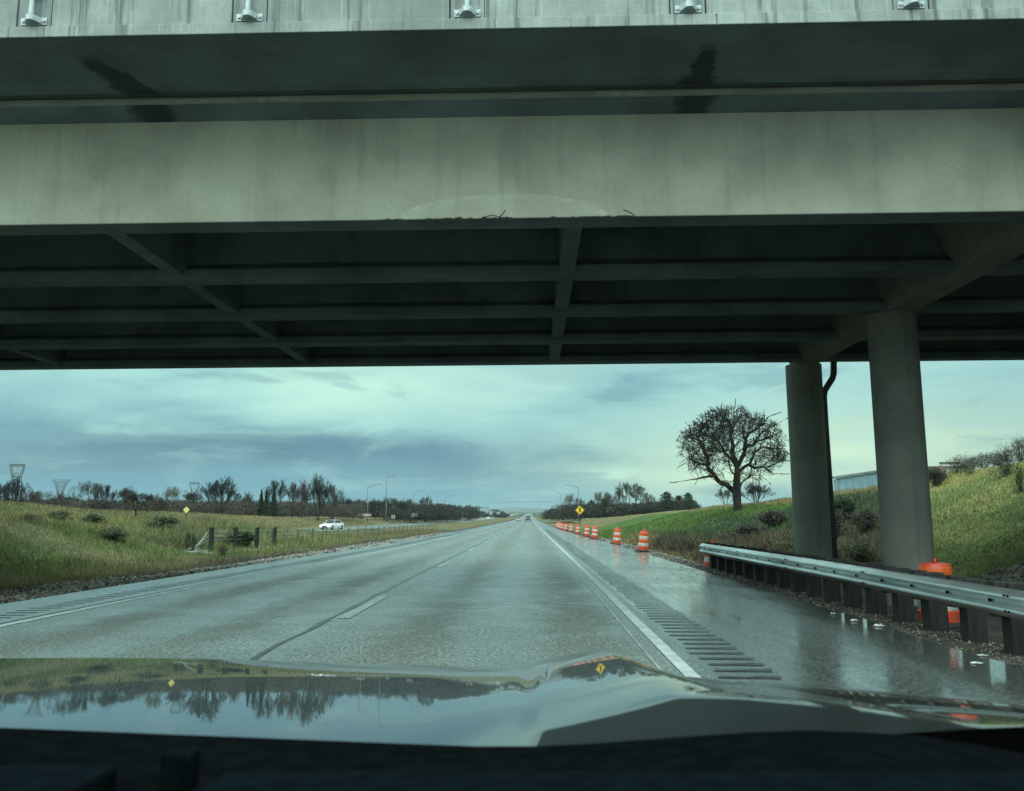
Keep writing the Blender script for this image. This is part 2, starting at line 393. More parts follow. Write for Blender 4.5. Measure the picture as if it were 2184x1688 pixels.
# ------------------------------------------------------------------ ground
def seg(a, b, n_): return np.linspace(a, b, n_, endpoint=False)
gx = np.concatenate([-np.geomspace(4000, 75, 26, endpoint=False), seg(-75, -40, 40), seg(-40, -24.4, 22), seg(-24.4, -8, 60), seg(-8, 4.5, 10), seg(4.5, 26, 80), seg(26, 60, 34), np.geomspace(60, 4000, 26)])
gy = np.concatenate([seg(-40, 6, 12), seg(6, 60, 150), seg(60, 140, 90), np.geomspace(140, 9000, 90)])
GX, GY = np.meshgrid(gx, gy); GZ = g(GX, GY)
def lerp(a, b, t): return a*(1-t[..., None])+np.asarray(b)*t[..., None]
def zone(X, Y):
    """albedo of the ground cover: what grows or lies where"""
    nz = vnoise(X, Y, 1.6, 5)*.6+vnoise(X, Y, .6, 6)*.4; nb = vnoise(X, Y, 9, 8)
    nm = vnoise(X, Y, 3.5, 9)
    GREEN = np.array((.112, .142, .052)); TAN = np.array((.20, .165, .085)); GRAV = np.array((.085, .08, .070)); BROWN = np.array((.13, .10, .055))
    IVY = np.array((.034, .062, .028)); LAWN = np.array((.070, .125, .028)); BRUSH = np.array((.075, .065, .045)); OLIVE = np.array((.105, .105, .045))
    c = np.zeros(X.shape+(3,))+BROWN
    # right side
    r = np.zeros(X.shape+(3,))+GRAV
    r = lerp(r, TAN*.8, ss((X-5.3+nz*.8)/.8)*(Y > 24))
    r = lerp(r, IVY, ss((X-7.6+nz*1.6-.8)/1.4)*ss((Y-26)/4))
    r = lerp(r, BRUSH*.9, ss((X-6.3+nz*1.2)/1.0)*ss((Y-23)/3)*ss((50+8*nb-Y)/8)*ss((12.2+nz*2.5+nb*1.5-X)/1.5))
    a_ = X/np.maximum(Y, 1)
    lw = ss((Y-(62+8*nb)-np.maximum(0, X-14)*2.0)/7)
    r = lerp(r, LAWN, ss((X-5.6)/1.2)*lw)
    lw2 = ss((X-(14.5+2*nz))/1.2)*ss((Y-52)/8)
    r = lerp(r, LAWN, lw2)
    r = lerp(r, TAN*1.0, ss((X-19.3+nz*1.4)/1.2)*ss((Y-28)/6))
    r = lerp(r, GREEN*1.15, ss((X-7.0+nz)/1)*ss((25.5-Y)/2.5)*ss((Y-15.6)/1.5)*ss((1-ss((X-10.2-(Y-17)*.9)/.8))*2))
    g2 = ss((a_-.44)/.02)*ss((Y-20)/2)
    r = lerp(r, lerp(GREEN*1.45+0*X[..., None], (.27, .255, .10), ss((nm*.7+nz*.5-.42)/.35)), g2)
    r = lerp(r, TAN*.9, ss((Y-135+X*.5)/15)*.85)
    # median
    md = np.zeros(X.shape+(3,))+GRAV
    xe = xl(Y)-1.9
    md = lerp(md, (.17, .14, .09), ss((xe-2.2-nz*1.2-X)/1.0)*ss((Y-20)/8))
    md = lerp(md, GREEN, ss((xe-2.6-nz*1.4-X)/1.6))
    md = lerp(md, (.22, .20, .11), ss((nm*.6+nz*.5-.48)/.18)*ss((xe-3.5-X)/1)*.75)
    md = lerp(md, (.045, .055, .028), ss((nb*.5+nm*.6-.62)/.14)*ss((xe-3.5-X)/1)*.7)
    md = lerp(md, (.15, .13, .07), ss((Y-55)/40)*ss((xe-2-X)/2)*.75)
    md = lerp(md, (.21, .20, .08), ss((-X-19.2)/.6)*ss((23-(-X))/1)*ss((90-Y)/10)*.8)
    # beyond
    ob = np.zeros(X.shape+(3,))+OLIVE*.95
    ob = lerp(ob, TAN*.85, ss((nb-.35)/.3)*.5+.35*ss((Y-110)/40))
    ob = lerp(ob, (.20, .15, .07), ss((Y-125)/40)*ss((-X-48)/8)*.9)
    ob = lerp(ob, (.16, .17, .15), ss((X+42.0)/1.5)*.8)
    c = np.where((X > XR-.3)[..., None], r, np.where((X < OPO)[..., None], ob, md))
    far = ss((Y-500)/900)
    return lerp(c, (.07, .075, .05), far)
Cz = zone(GX, GY)
ny, nx = GX.shape
idx = (np.arange(ny-1)[:, None]*nx+np.arange(nx-1)[None, :]).ravel()
F = np.stack([idx, idx+1, idx+nx+1, idx+nx], 1)
V = np.stack([GX, GY, GZ], -1).reshape(-1, 3)
o = tris_object('ground', V, F, M['ground'], colors=Cz.reshape(-1, 3)); tag(o, kind='structure')
o.data.polygons.foreach_set('use_smooth', [True]*len(F))

# ------------------------------------------------------------------ road sheets
def strip(name, ya, yb, xa, xb, zf, dz, mat, step=None, thick=0, parent=None, kind='structure'):
    """sheet between x=xa(Y) and xb(Y) following zf(X,Y)+dz"""
    ys = np.concatenate([np.arange(ya, min(yb, 160), step or 2.0), np.geomspace(max(ya, 160), yb, 30) if yb > 160 else [yb]])
    fa = xa if callable(xa) else (lambda Y: xa+0*Y); fb = xb if callable(xb) else (lambda Y: xb+0*Y)
    nxx = 7 if abs(float(fa(ys[0]))-float(fb(ys[0]))) > 1.5 else 2
    rows = []
    for Y in ys:
        for i in range(nxx):
            X = float(fa(Y))+(float(fb(Y))-float(fa(Y)))*i/(nxx-1); rows.append((X, Y, float(zf(X, Y))+dz))
    F_ = [(r*nxx+i, r*nxx+i+1, (r+1)*nxx+i+1, (r+1)*nxx+i) for r in range(len(ys)-1) for i in range(nxx-1)]
    return tag(tris_object(name, rows, F_, mat, parent), kind=kind)
EDGE = lambda Y: XR - .9*ss((np.asarray(Y, float)-30)/90)+(.06*math.sin(float(np.mean(Y))*1.7) if np.ndim(Y) == 0 else 0)
strip('road', -20, 3600, lambda Y: xl(Y)-.2, 1.60, roadz, 0, M['road'])
strip('road_shoulder', -20, 3600, 1.60, EDGE, roadz, 0, M['shoulder'])
strip('road_shoulder', -20, 3600, lambda Y: xl(Y)-1.85, lambda Y: xl(Y)-.2, roadz, 0, M['shoulder'])
strip('opposing_road', -20, 3000, OPO, OPI, oppz, 0, M['road'])
strip('on_ramp', 215, 330, lambda Y: 11.5-7.5*ss((Y-215)/115), lambda Y: 24-17*ss((Y-215)/115), lambda X, Y: roadz(2, Y), .12, M['shoulder'])
# painted lines
strip('edge_line', -10, 1500, 1.35, 1.48, roadz, .005, M['paint'])
strip('edge_line', -10, 1500, lambda Y: xl(Y)-.08, lambda Y: xl(Y)+.07, roadz, .005, M['paint'])
strip('seam_line', -10, 400, 1.17, 1.20, roadz, .004, M['paint_worn'])
strip('opposing_edge_line', 60, 1500, OPI-1.3, OPI-1.15, oppz, .005, M['paint'])
strip('pavement_joint', -10, 700, lambda Y: -2.80-.035+.02*math.sin(Y*3.1), lambda Y: -2.80+.035+.025*math.sin(Y*2.3+1), roadz, .004, M['crack'], .35)
strip('pavement_joint', -10, 500, lambda Y: xl(Y)-.20, lambda Y: xl(Y)-.14, roadz, .004, M['crack'], 1)
mb = MB()
for k in range(16):
    y0 = 12.1+12.3*k; y1 = y0+3.4
    for i in range(4):
        a, b_ = y0+(y1-y0)*i/4, y0+(y1-y0)*(i+1)/4
        mb.poly([(-2.70, a, float(P(a))+.006), (-2.54, a, float(P(a))+.006), (-2.54, b_, float(P(b_))+.006), (-2.70, b_, float(P(b_))+.006)])
M['dash'] = noisy('worn_lane_paint', (.46, .48, .46), (.10, .11, .10), 9, .25)
tag(mb.build('lane_line', M['dash']), kind='structure')
mb = MB()
for k in range(300):
    y = 5.0+.33*k
    jx = .03*math.sin(k*7.7)
    for (a, b_) in ((1.66, 2.20), (float(xl(y))-.95, float(xl(y))-.45)):
        z = float(roadz(a, y))+.004
        mb.poly([(a+jx, y, z), (b_+jx*.5, y+.02, z), (b_+jx*.5, y+.10, z), (a+jx, y+.08, z)])
tag(mb.build('rumble_strip', M['groove']), kind='structure')

# ------------------------------------------------------------------ the overpass (local frame turned half a degree)
BR = thing('overpass', 'concrete girder overpass spanning the highway overhead', 'overpass', rz=math.radians(-.15))
ZB = 5.40; XA, XB = -46.0, 30.0
GYS = [10.96+2.70*k for k in range(5)]
def girder(y0, face, outer):
    # I-girder: y0 is the near face; outer one is a flush deep face with a small top flange
    mb = MB()
    w = .43
    if outer:
        prof = [(y0, ZB), (y0+w, ZB), (y0+w, ZB+.22), (y0+w-.12, ZB+.34), (y0+w-.12, ZB+1.38), (y0+w-.12, ZB+1.54), (y0, ZB+1.54)]
        sf = MB(); sf.box(XA, XB, y0+.012, y0+w-.01, ZB-.004, ZB+.05); sf.build('girder_soffit', M['conc_rib'], BR)  # thin darker sheet, the underside's shade put into its colour
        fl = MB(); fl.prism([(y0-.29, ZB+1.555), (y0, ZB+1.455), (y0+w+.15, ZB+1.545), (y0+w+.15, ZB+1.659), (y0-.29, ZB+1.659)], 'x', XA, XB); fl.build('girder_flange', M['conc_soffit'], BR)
        fl = MB(); fl.box(XA, XB, y0-.305, y0-.285, ZB+1.564, ZB+1.655); fl.build('flange_edge', noisy('pale_flange_concrete', (.24, .26, .23), (.33, .34, .30), 1.2, .85, stretch=(1, 1, 4)), BR)
    else:
        prof = [(y0, ZB), (y0+w, ZB), (y0+w, ZB+.16), (y0+w-.13, ZB+.28), (y0+w-.13, ZB+1.40), (y0+w+.12, ZB+1.56), (y0+w+.12, ZB+1.679), (y0-.12, ZB+1.679), (y0-.12, ZB+1.56), (y0+.13, ZB+1.40), (y0+.13, ZB+.28), (y0, ZB+.16)]
    mb.prism(prof, 'x', XA, XB)
    return mb.build('girder', face, BR, bevel=.012)
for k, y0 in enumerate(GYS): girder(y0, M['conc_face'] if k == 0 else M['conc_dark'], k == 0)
# deck slab with overhangs, haunch step under the overhang
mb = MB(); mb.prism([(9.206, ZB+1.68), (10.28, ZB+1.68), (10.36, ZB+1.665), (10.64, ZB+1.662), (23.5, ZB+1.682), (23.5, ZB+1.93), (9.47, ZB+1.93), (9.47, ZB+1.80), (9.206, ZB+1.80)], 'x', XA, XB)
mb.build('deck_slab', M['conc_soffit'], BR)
# thin conduit line tucked where the soffit meets the girder flange
mb = MB(); mb.tube([(XA, 10.62, ZB+1.652), (XB, 10.62, ZB+1.652)], .012, 6); mb.tube([(XA, 10.55, ZB+1.648), (XB, 10.55, ZB+1.648)], .008, 6); mb.build('conduit', M['pipe'], BR)
# pale mortar left on the flange edge
mb = MB()
def ragged(x0, x1, z0, z1, y, n_=26):
    top = []; bot = []
    for i in range(n_+1):
        x = x0+(x1-x0)*i/n_; e = min(1, 6*min(i, n_-i)/n_+.15)
        top.append((x, y, z0+(z1-z0)*e*(.75+.25*random.random()))); bot.append((x, y, z0+.004*random.random()))
    for i in range(n_): mb.poly([bot[i], bot[i+1], top[i+1], top[i]])
mort = noisy('pale_mortar', (.30, .31, .25), (.40, .41, .34), 9, .9)
for a_ in ((-4.95, -2.9, ZB+1.57, ZB+1.65, 10.652), (.85, 1.62, ZB+1.565, ZB+1.65, 10.651), (2.36, 2.46, ZB+1.60, ZB+1.65, 10.651, 8), (2.6, 2.72, ZB+1.57, ZB+1.60, 10.651, 8)):
    mb = MB(); ragged(*a_); mb.build('mortar_patch', mort, BR)
# chipped lower edge with bent reinforcing bars
mb = MB()
for i in range(60):
    x = random.choice([random.uniform(-2.0, -.2), random.uniform(-1.0, -.1), random.uniform(.3, 1.5)]); w_ = random.uniform(.01, .07); h_ = random.uniform(.004, .016)*(1+.7*(-1.0<x<-.1))
    mb.poly([(x-w_, 10.955, ZB-.003), (x+w_, 10.955, ZB-.003), (x+w_*.4, 10.955, ZB+h_), (x-w_*.5, 10.955, ZB+h_*.7)])
mb.build('spalled_edge', noisy('spalled_concrete', (.02, .02, .02), (.06, .05, .04), 12, .8), BR); mb = MB(); mb.tube([(-.42, 10.95, ZB), (-.36, 10.90, ZB+.03), (-.32, 10.86, ZB+.075)], .007, 6); mb.tube([(1.42, 10.95, ZB), (1.36, 10.9, ZB+.03), (1.26, 10.86, ZB+.055)], .007, 6)
mb.tube([(-.65, 10.95, ZB+.005), (-.5, 10.92, ZB+.03), (-.42, 10.93, ZB+.01)], .006, 6)
mb.build('exposed_rebar', noisy('exposed_rebar', (.02, .02, .02), (.06, .045, .03), 12, .8), BR)
# diaphragms between girders
for xd in (-18.8, -12.55, -5.95, .62):
    for k in range(4):
        y0 = GYS[k]+.30; y1 = GYS[k+1]+.13
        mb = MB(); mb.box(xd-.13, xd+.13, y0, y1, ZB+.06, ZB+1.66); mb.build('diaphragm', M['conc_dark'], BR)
# barrier on the deck edge: curb band, wall panels, pads at each post, joints
for (xa, xb) in ((XA, -5.77), (-5.755, 2.205), (2.22, XB)):
    mb = MB(); mb.box(xa, xb, 9.20, 9.465, ZB+1.683, ZB+1.82); mb.build('curb', M['conc_barrier'], BR, bevel=.006)
P0 = -5.93+.03; SP = 2.595
xs = [P0+SP*k for k in range(-15, 14)]
for i, x in enumerate(xs[:-1]):
    mb = MB(); mb.box(x+.216, xs[i+1]-.216, 9.215, 9.45, ZB+1.822, ZB+2.72); mb.build('parapet', M['conc_barrier'], BR, bevel=.004)
for x in xs:
    mb = MB(); mb.box(x-.200, x+.200, 9.228, 9.45, ZB+1.822, ZB+2.718); mb.build('parapet_pad', M['conc_barrier'], BR, bevel=.004)
mb = MB(); mb.box(XA, XB, 23.3, 23.5, ZB+1.931, ZB+2.72); mb.build('far_parapet', M['conc_barrier'], BR)
def fence_post():
    mb = MB(); mb.tube([(0, -.075, .055), (0, -.075, 2.2)], .030, 14)
    e = mb.build('fence_post', M['bracket'], BR, auto=40)
    for zc in (.06, .44):
        b_ = MB()
        b_.box(-.155, .155, -.014, 0, zc-.045, zc+.045)
        # saddle holding the tube
        b_.prism([(-.105, -.014), (-.06, -.075), (-.05, -.10), (-.03, -.118), (0, -.124), (.03, -.118), (.05, -.10), (.06, -.075), (.105, -.014)], 'z', zc-.032, zc+.036)
        br_ = b_.build('bracket', M['bracket'], e, auto=40)
        for sx in (-.125, .125):
            c_ = MB(); c_.tube([(sx, -.014, zc), (sx, -.034, zc)], .020, 6); c_.build('bolt', M['bracket'], e)
    return e
fp = fence_post()
for i, x in enumerate(xs[12:21]):
    if i == 0: fp.location = (x, 9.226, ZB+1.83); continue
    q = fp.copy(); COL.objects.link(q); q.parent = BR; q.location = (x, 9.226, ZB+1.83)
    for ch in list(fp.children):
        c_ = ch.copy(); COL.objects.link(c_); c_.parent = q
mb = MB(); mb.tube([(XA, 9.15, ZB+4.0), (XB, 9.15, ZB+4.0)], .03, 8); mb.build('fence_rail', M['bracket'], BR)
# pier on the right: cap beam, columns, drain pipe
XP = 7.35
mb = MB(); mb.prism([(XP-.30, ZB-.02), (XP+.30, ZB-.02), (XP+.62, ZB+1.0), (XP+.62, ZB+1.66), (XP-.62, ZB+1.66), (XP-.62, ZB+1.0)], 'y', 10.6, 22.75)
mb.build('pier_cap', M['conc_col'], BR, bevel=.02)
for yc in (10.55, 16.9, 22.6):
    xc = XP+(.0 if yc > 20 else -.03)
    mb = MB(); zb_ = float(g(xc, yc))-.4
    prof = [(.465, zb_), (.465, zb_+2), (.465, 3.5), (.465, ZB-.02), (.465, ZB+.95 if 12 < yc < 20 else ZB-.01)]
    mb.lathe(prof, 40); k = len(mb.v)-40; mb.f.append(tuple(range(k, k+40))); mb.mi.append(0)
    o = mb.build('column', M['conc_col'], BR, auto=50); o.location = (xc, yc, 0)
pp = [at_y(x_, y_, 22.5) for x_, y_ in ((1778, 762), (1778, 798), (1775, 808), (1766, 822), (1759, 834), (1757, 845), (1760, 900), (1781, 1205))]
mb = MB(); mb.tube([p+Vector((0, 0, 0)) for p in pp], .085, 12)
o = mb.build('drain_pipe', M['pipe'], None, smooth=True)
o.parent = BR; o.matrix_parent_inverse = BR.matrix_world.inverted() if False else Euler((0, 0, math.radians(-.15))).to_matrix().to_4x4().inverted()
# abutment at the far right under the deck
mb = MB(); mb.box(22.5, 24.5, 9.6, 23.2, 3.0, ZB-.03); mb.build('abutment', M['conc_col'], BR)

# ------------------------------------------------------------------ our own car: bonnet and dashboard
CAR = thing('car', 'dark car the photo is taken from, its glossy bonnet and black dashboard in the foreground', 'car', (0, 1.5, 0))
hx = np.linspace(-1.75, 1.20, 250); hy = np.linspace(.80, 2.45, 260)
HX, HY = np.meshgrid(hx, hy)
Yf = np.interp(HX, [-1.8, -1.2, -.3, .0, .35, .6, .8, 1.0, 1.1, 1.2], [2.12, 2.20, 2.20, 2.17, 2.15, 2.12, 2.0, 1.8, 1.6, 1.3])
t = HY-.9
def slope(X, Y):
    q = (Y-.9)
    left = .093+.006*np.sin(X*2.0)
    cen = np.exp(-((X+.15)/.55)**2)
    flat = ss((X+.18)/.45)
    rear = .012+(.086-.012)*ss((q+.02)/.42)
    left = left*(1-flat)+rear*flat+cen*.075*np.clip((Y-1.5)/.5, 0, 1)**1.2+.012*np.exp(-((X+.05)/.12)**2)*ss((Y-1.5)/.3)
    qs = np.interp(X, [.10, .24, .33, .42], [.15, .07, -.02, -.14])
    right = .008+(.138+.010*np.clip((X-.3)/.5, 0, 1.3))*ss((q-qs)/.08)+.05*np.clip((q-.7)/.5, 0, 1)
    xc = np.interp(Y, [.88, .98, 1.09, 1.3, 1.9, 2.2], [.0, .12, .235, .20, .16, .10])
    w = ss((X-xc)/.03+.5)
    return left*(1-w)+right*w
dyh = hy[1]-hy[0]
SL = slope(HX, HY)
Zh = 1.180-np.concatenate([np.zeros((1, HX.shape[1])), np.cumsum((SL[1:]+SL[:-1])*.5*dyh, 0)], 0)+.1*.089
Zh = Zh-1.2*np.maximum(0, HY-(Yf-.22))**2-14*np.maximum(0, HY-(Yf-.05))**3
Zh = Zh-.08*np.maximum(0, HX-.40)**2+.024*ss((HX-.02)/.50)*(1-.8*ss((HX-.50)/.55))
from numpy import gradient
ny_, nx_ = HX.shape
idx = (np.arange(ny_-1)[:, None]*nx_+np.arange(nx_-1)[None, :]).ravel()
F = np.stack([idx, idx+1, idx+nx_+1, idx+nx_], 1)
M['hood'], n, p, tc = new_mat('dark_car_paint', (.012, .014, .016), .25, .0, .5)
p.inputs['Coat Weight'].default_value = 1; p.inputs['Coat IOR'].default_value = 1.38; p.inputs['Roughness'].default_value = .3; p.inputs['Specular IOR Level'].default_value = .2
drops = n.noise(tc, 9, 4, .6)
n.put(p.inputs['Coat Roughness'], n.m('ADD', .016, n.m('MULTIPLY', n.sm(drops, .5, .75), .03)))
hood = tris_object('hood', np.stack([HX, HY-1.5, Zh], -1).reshape(-1, 3), F, M['hood'], CAR)
hood.data.polygons.foreach_set('use_smooth', [True]*len(F))
# dashboard: shaped top with a raised rim, then lighter pieces imitating windscreen reflections
mb = MB()
xs_ = np.linspace(-1.1, 1.1, 45)
RX, RZ = zip(*[(q.x, q.z) for q in (at_y(x, y, .80) for x, y in ((-300, 1545), (0, 1552), (500, 1572), (1000, 1592), (1200, 1592), (1300, 1583), (1600, 1562), (1750, 1557), (2000, 1572), (2184, 1607), (2500, 1660)))])
def rim(x): return float(np.interp(x, RX, RZ))+.004
rows = [(-.05, .86, -.18), (.0, .85, -.02), (0, .80, .006), (0, .70, .012), (0, .55, .012), (0, .40, .020), (0, .18, .02), (0, .10, -.4)]
for (ox, yy, dz_) in rows:
    for x in xs_: mb.v.append((x, yy-1.5, rim(x)*(1 if yy > .6 else 1)+dz_-.010))
W_ = len(xs_)
for r in range(len(rows)-1):
    for i in range(W_-1): mb.f.append((r*W_+i, r*W_+i+1, (r+1)*W_+i+1, (r+1)*W_+i)); mb.mi.append(0)
mb.build('dashboard', M['black'], CAR, smooth=True)
mb = MB(); mb.prism([(-3.3, 1.60), (-1.36, 1.60), (-1.33, 1.63), (-1.5, 1.68), (-3.3, 1.70)], 'x', -1.05, .85); mb.build('roof', M['hood'], CAR, bevel=.01)  # roof out of view, added to shade the dashboard
M['vent'] = noisy('blob_reflection_tone', (.014, .018, .02), (.022, .028, .03), 60, .5)  # tone for the reflected blob, used by no part
M['dash_reflection'] = noisy('dash_reflection_tone', (.0035, .006, .008), (.0055, .009, .011), 60, .8, spec=.0)  # lighter tone that paints in reflections on the windscreen
for (xa, xb, yt) in ((-300, 255, 1618), (480, 2500, 1630)):
    pa = at_y(xa, yt, .62); pb = at_y(xb, yt, .62); zt = pa.z if xa > 0 else pb.z
    mb = MB(); mb.prism([(.62-1.5, zt-.004), (.30-1.5, zt+.01), (.30-1.5, zt-.03), (.62-1.5, zt-.03)], 'x', pa.x, pb.x); mb.build('reflection_panel', M['dash_reflection'], CAR, bevel=.003)  # panels built in place of pale windscreen reflections
pa = at_y(338, 1628, .60); mb = MB(); mb.box(pa.x, pa.x+.022, .60-1.5, .62-1.5, pa.z-.02, pa.z+.006); mb.build('reflection_blob', M['dash_reflection'], CAR, bevel=.003)  # small box in place of a pale reflected blob
# ------------------------------------------------------------------ guardrail
GR = thing('guardrail', 'galvanised double-wave guardrail on dark timber posts along the right shoulder under the bridge', 'guardrail')
YE = 24.7
def rx(Y): return 5.0
wprof = [(0, .0), (-.012, .02), (-.062, .055), (-.078, .085), (-.062, .118), (-.008, .150), (.004, .160), (-.008, .172), (-.062, .203), (-.078, .235), (-.062, .268), (-.012, .302), (0, .322)]
mb = MB(); ysr = list(np.arange(-3, YE-.01, .95))+[YE+.12, YE+.3]
m_ = len(wprof)
for Y in ysr:
    zb = float(g(5.0, Y))+.42
    for (a, b_) in wprof: mb.v.append((rx(Y)+a*1.15, Y, zb+b_*.93))
for i in range(len(ysr)-1):
    for j in range(m_-1): mb.f.append((i*m_+j, i*m_+j+1, (i+1)*m_+j+1, (i+1)*m_+j)); mb.mi.append(0)
o = mb.build('rail_beam', M['rail'], GR, smooth=True); sol = o.modifiers.new('thick', 'SOLIDIFY'); sol.thickness = .006
k = 0; Y = YE; bolts = MB()
while Y > 3:
    zg = float(g(5.1, Y)); top = zg+.74+random.uniform(-.02, .02); w_ = .118+random.uniform(-.008, .008)
    mb = MB(); mb.box(-w_, w_, -.11, .11, -.4, top-zg); o = mb.build('post', M['timber'], GR, bevel=.012)
    o.location = (5.27, Y, zg); o.rotation_euler = (random.uniform(-.03, .03), random.uniform(-.02, .02), random.uniform(-.08, .08))
    mb = MB(); mb.box(-.075, .085, -.08, .08, -.18, .19); o = mb.build('blockout', M['timber'], GR, bevel=.008); o.location = (5.085, Y, zg+.575)
    mb = MB(); mb.tube([(rx(Y)-.004, Y, zg+.42+.149), (rx(Y)-.022, Y, zg+.42+.149)], .020, 8); mb.build('bolt', M['black'], GR)
    Y -= .95; k += 1
for Y in np.arange(YE-.5, 3, -3.8):
    zg = float(g(5.1, Y))
    for q in (0, .07):
        for dz_ in (.235, .075):
            mb = MB(); mb.tube([(4.915, Y+q, zg+.42+dz_), (4.902, Y+q, zg+.42+dz_)], .012, 6); mb.build('splice_bolt', M['black'], GR)

# ------------------------------------------------------------------ traffic drums
M['orange'], n, p, tc = new_mat('drum_orange', (.62, .06, .02), .42, 0, .5)
dirt = n.noise(tc, 7, 5, .65); zz = n.xyz(tc)[2]
dm = n.m('MULTIPLY', n.sm(dirt, .45, .75), n.sm(zz, .7, .0, .25, .9))
n.put(p.inputs['Base Color'], n.mix(dm, (.60, .055, .018), (.20, .10, .06)))
M['amber'] = noisy('drum_reflective_orange', (.72, .13, .025), (.58, .09, .02), 8, .35)
M['white'] = noisy('drum_reflective_white', (.62, .64, .62), (.36, .37, .35), 9, .4)
M['rubber'] = noisy('rubber_base', (.02, .02, .02), (.05, .05, .045), 9, .85)
def make_drum(label):
    r = thing('traffic_drum', label, 'traffic drum', group='orange and white traffic drums along the shoulder')
    def ring(name, pr, mat):
        mb = MB(); mb.lathe(pr, 32); return mb.build(name, mat, r, auto=35)
    ring('drum_body', [(.285, .05), (.283, .20), (.262, .215), (.262, .35), (.255, .352), (.255, .36), (.252, .37), (.252, .50), (.240, .515), (.240, .65), (.232, .652), (.232, .66), (.228, .67), (.225, .80), (.205, .835), (.10, .85), (.0, .85)], M['orange'])
    ring('white_band', [(.264, .218), (.2655, .222), (.2655, .345), (.264, .349)], M['white'])
    ring('white_band', [(.242, .518), (.2435, .522), (.2435, .645), (.242, .649)], M['white'])
    ring('amber_band', [(.253, .373), (.2545, .377), (.2545, .495), (.253, .499)], M['amber'])
    ring('amber_band', [(.230, .665), (.2315, .669), (.228, .795), (.226, .799)], M['amber'])
    mb = MB(); mb.tube([(-.10, 0, .845), (-.095, 0, .885), (-.05, 0, .90), (.05, 0, .90), (.095, 0, .885), (.10, 0, .845)], .018, 8); mb.build('handle', M['orange'], r, smooth=True)
    ring('rubber_base', [(.0, .0), (.40, .0), (.41, .02), (.40, .05), (.29, .065), (.27, .07)], M['rubber'])
    return r
ords = ['nearest open drum on the right shoulder, largest of the leaning row', 'second drum of the leaning row, just beyond the nearest one', 'third drum in the shoulder row, first of a close pair',
        'fourth drum in the shoulder row, far one of the close pair', 'fifth drum, in front of and left of the arrow sign', 'sixth drum of the row, left of the arrow sign post',
        'seventh drum, nearest of the tight far cluster', 'eighth drum, second in the tight far cluster', 'ninth drum, third in the tight far cluster', 'farthest drum of the shoulder row']
bpts = [(1370.8, 1178.3), (1314.9, 1162.8), (1267.6, 1150.3), (1251, 1145.6), (1232, 1140.5), (1217.5, 1136.3), (1205.7, 1133), (1198.3, 1130.7), (1193, 1129), (1188.6, 1127.6)]
D0 = None
for i, (bx_, by_) in enumerate(bpts):
    h_ = hit(bx_, by_)
    lab = 'striped orange and white '+ords[i]
    if D0 is None: D0 = make_drum(lab); r = D0
    else: r = dup(D0, label=lab)
    r.location = (h_.x, h_.y, float(g(h_.x, h_.y))+.04); r.scale = (.84, .84, 1.0)
    r.rotation_euler = (random.uniform(-.02, .02), .115+random.uniform(-.03, .03), random.uniform(-.2, .2))
r = dup(D0, label='leaning traffic drum half hidden behind the far end of the guardrail'); r.location = (5.36, 25.55, float(g(5.3, 25.5))-.05); r.rotation_euler = (0, .12, .4); r.scale = (.85, .85, .92)
nb_ = at_y(1993, 1192, 12.6)
r = dup(D0, label='large orange traffic drum standing behind the guardrail beside the near bridge column')
zn = -.12; r.location = (nb_.x, 12.6, nb_.z-.90*1.05); r.rotation_euler = (0, .01, 1.2); r.scale = (.98, .98, 1.05)

# ------------------------------------------------------------------ cable barrier in the median
CB = thing('cable_barrier', 'three-strand cable barrier on posts along the grassy median', 'cable barrier')
pX = [450, 501, 547, 584, 628.6, 661.8, 690.8, 716.6, 739, 759, 775.7, 790.7, 804, 816, 828, 839, 849, 858, 866.5, 874.5, 882, 889, 895.5, 901.5, 907, 912, 917, 921.5, 926, 930]
pYb = [1178, 1173.5, 1170.5, 1168.5]
pp_ = []
for i, x in enumerate(pX):
    if i < 4: h_ = hit(x, pYb[i]); 
    else:
        Xc = -14.62; Yc = -(Xc)*1800/(1130-x)*1.02; h_ = Vector((Xc, Yc, float(g(Xc, Yc))))
    pp_.append(h_)
for i, q in enumerate(pp_):
    zg = float(g(q.x, q.y)); hh = 1.12 if i < 4 else .95
    mb = MB()
    if i < 4: mb.tube([(0, 0, -.3), (0, 0, hh)], .115, 12)
    else: mb.box(-.035, .035, -.05, .05, -.2, hh)
    o = mb.build('post', M['timber'] if i < 4 else M['weathered'], CB, auto=40); o.location = (q.x, q.y, zg); o.rotation_euler = (random.uniform(-.03, .03), random.uniform(-.03, .03), 0)
    if i < 4:
        mb = MB(); mb.tube([(0, 0, hh-.005), (0, 0, hh+.05)], .122, 12); c_ = mb.build('post_cap', noisy('frayed_timber', (.10, .09, .06), (.16, .14, .09), 9, .9), CB, auto=40); c_.location = o.location; c_.rotation_euler = o.rotation_euler
for k, hz_ in enumerate((.52, .72, .94)):
    a0 = hit(394+k*9, 1177.5-k*.6)
    pts = [a0+Vector((0, 0, .03))]+[Vector((q.x-.16, q.y, float(g(q.x, q.y))+min(hz_*(1.0 if i > 3 else 1.0), 1.0))) for i, q in enumerate(pp_)]
    mb = MB(); mb.tube(pts, .013+.002, 6); mb.build('cable', M['galv'], CB)
    mb = MB(); mb.tube([pts[0].lerp(pts[1], .05), pts[0].lerp(pts[1], .22)], .020, 8); mb.build('turnbuckle', M['galv'], CB)
a0 = hit(400, 1177)
mb = MB(); mb.box(a0.x-.45, a0.x+.45, a0.y-.35, a0.y+.35, a0.z-.3, a0.z+.02); mb.build('anchor_block', M['pad'], CB, bevel=.02)
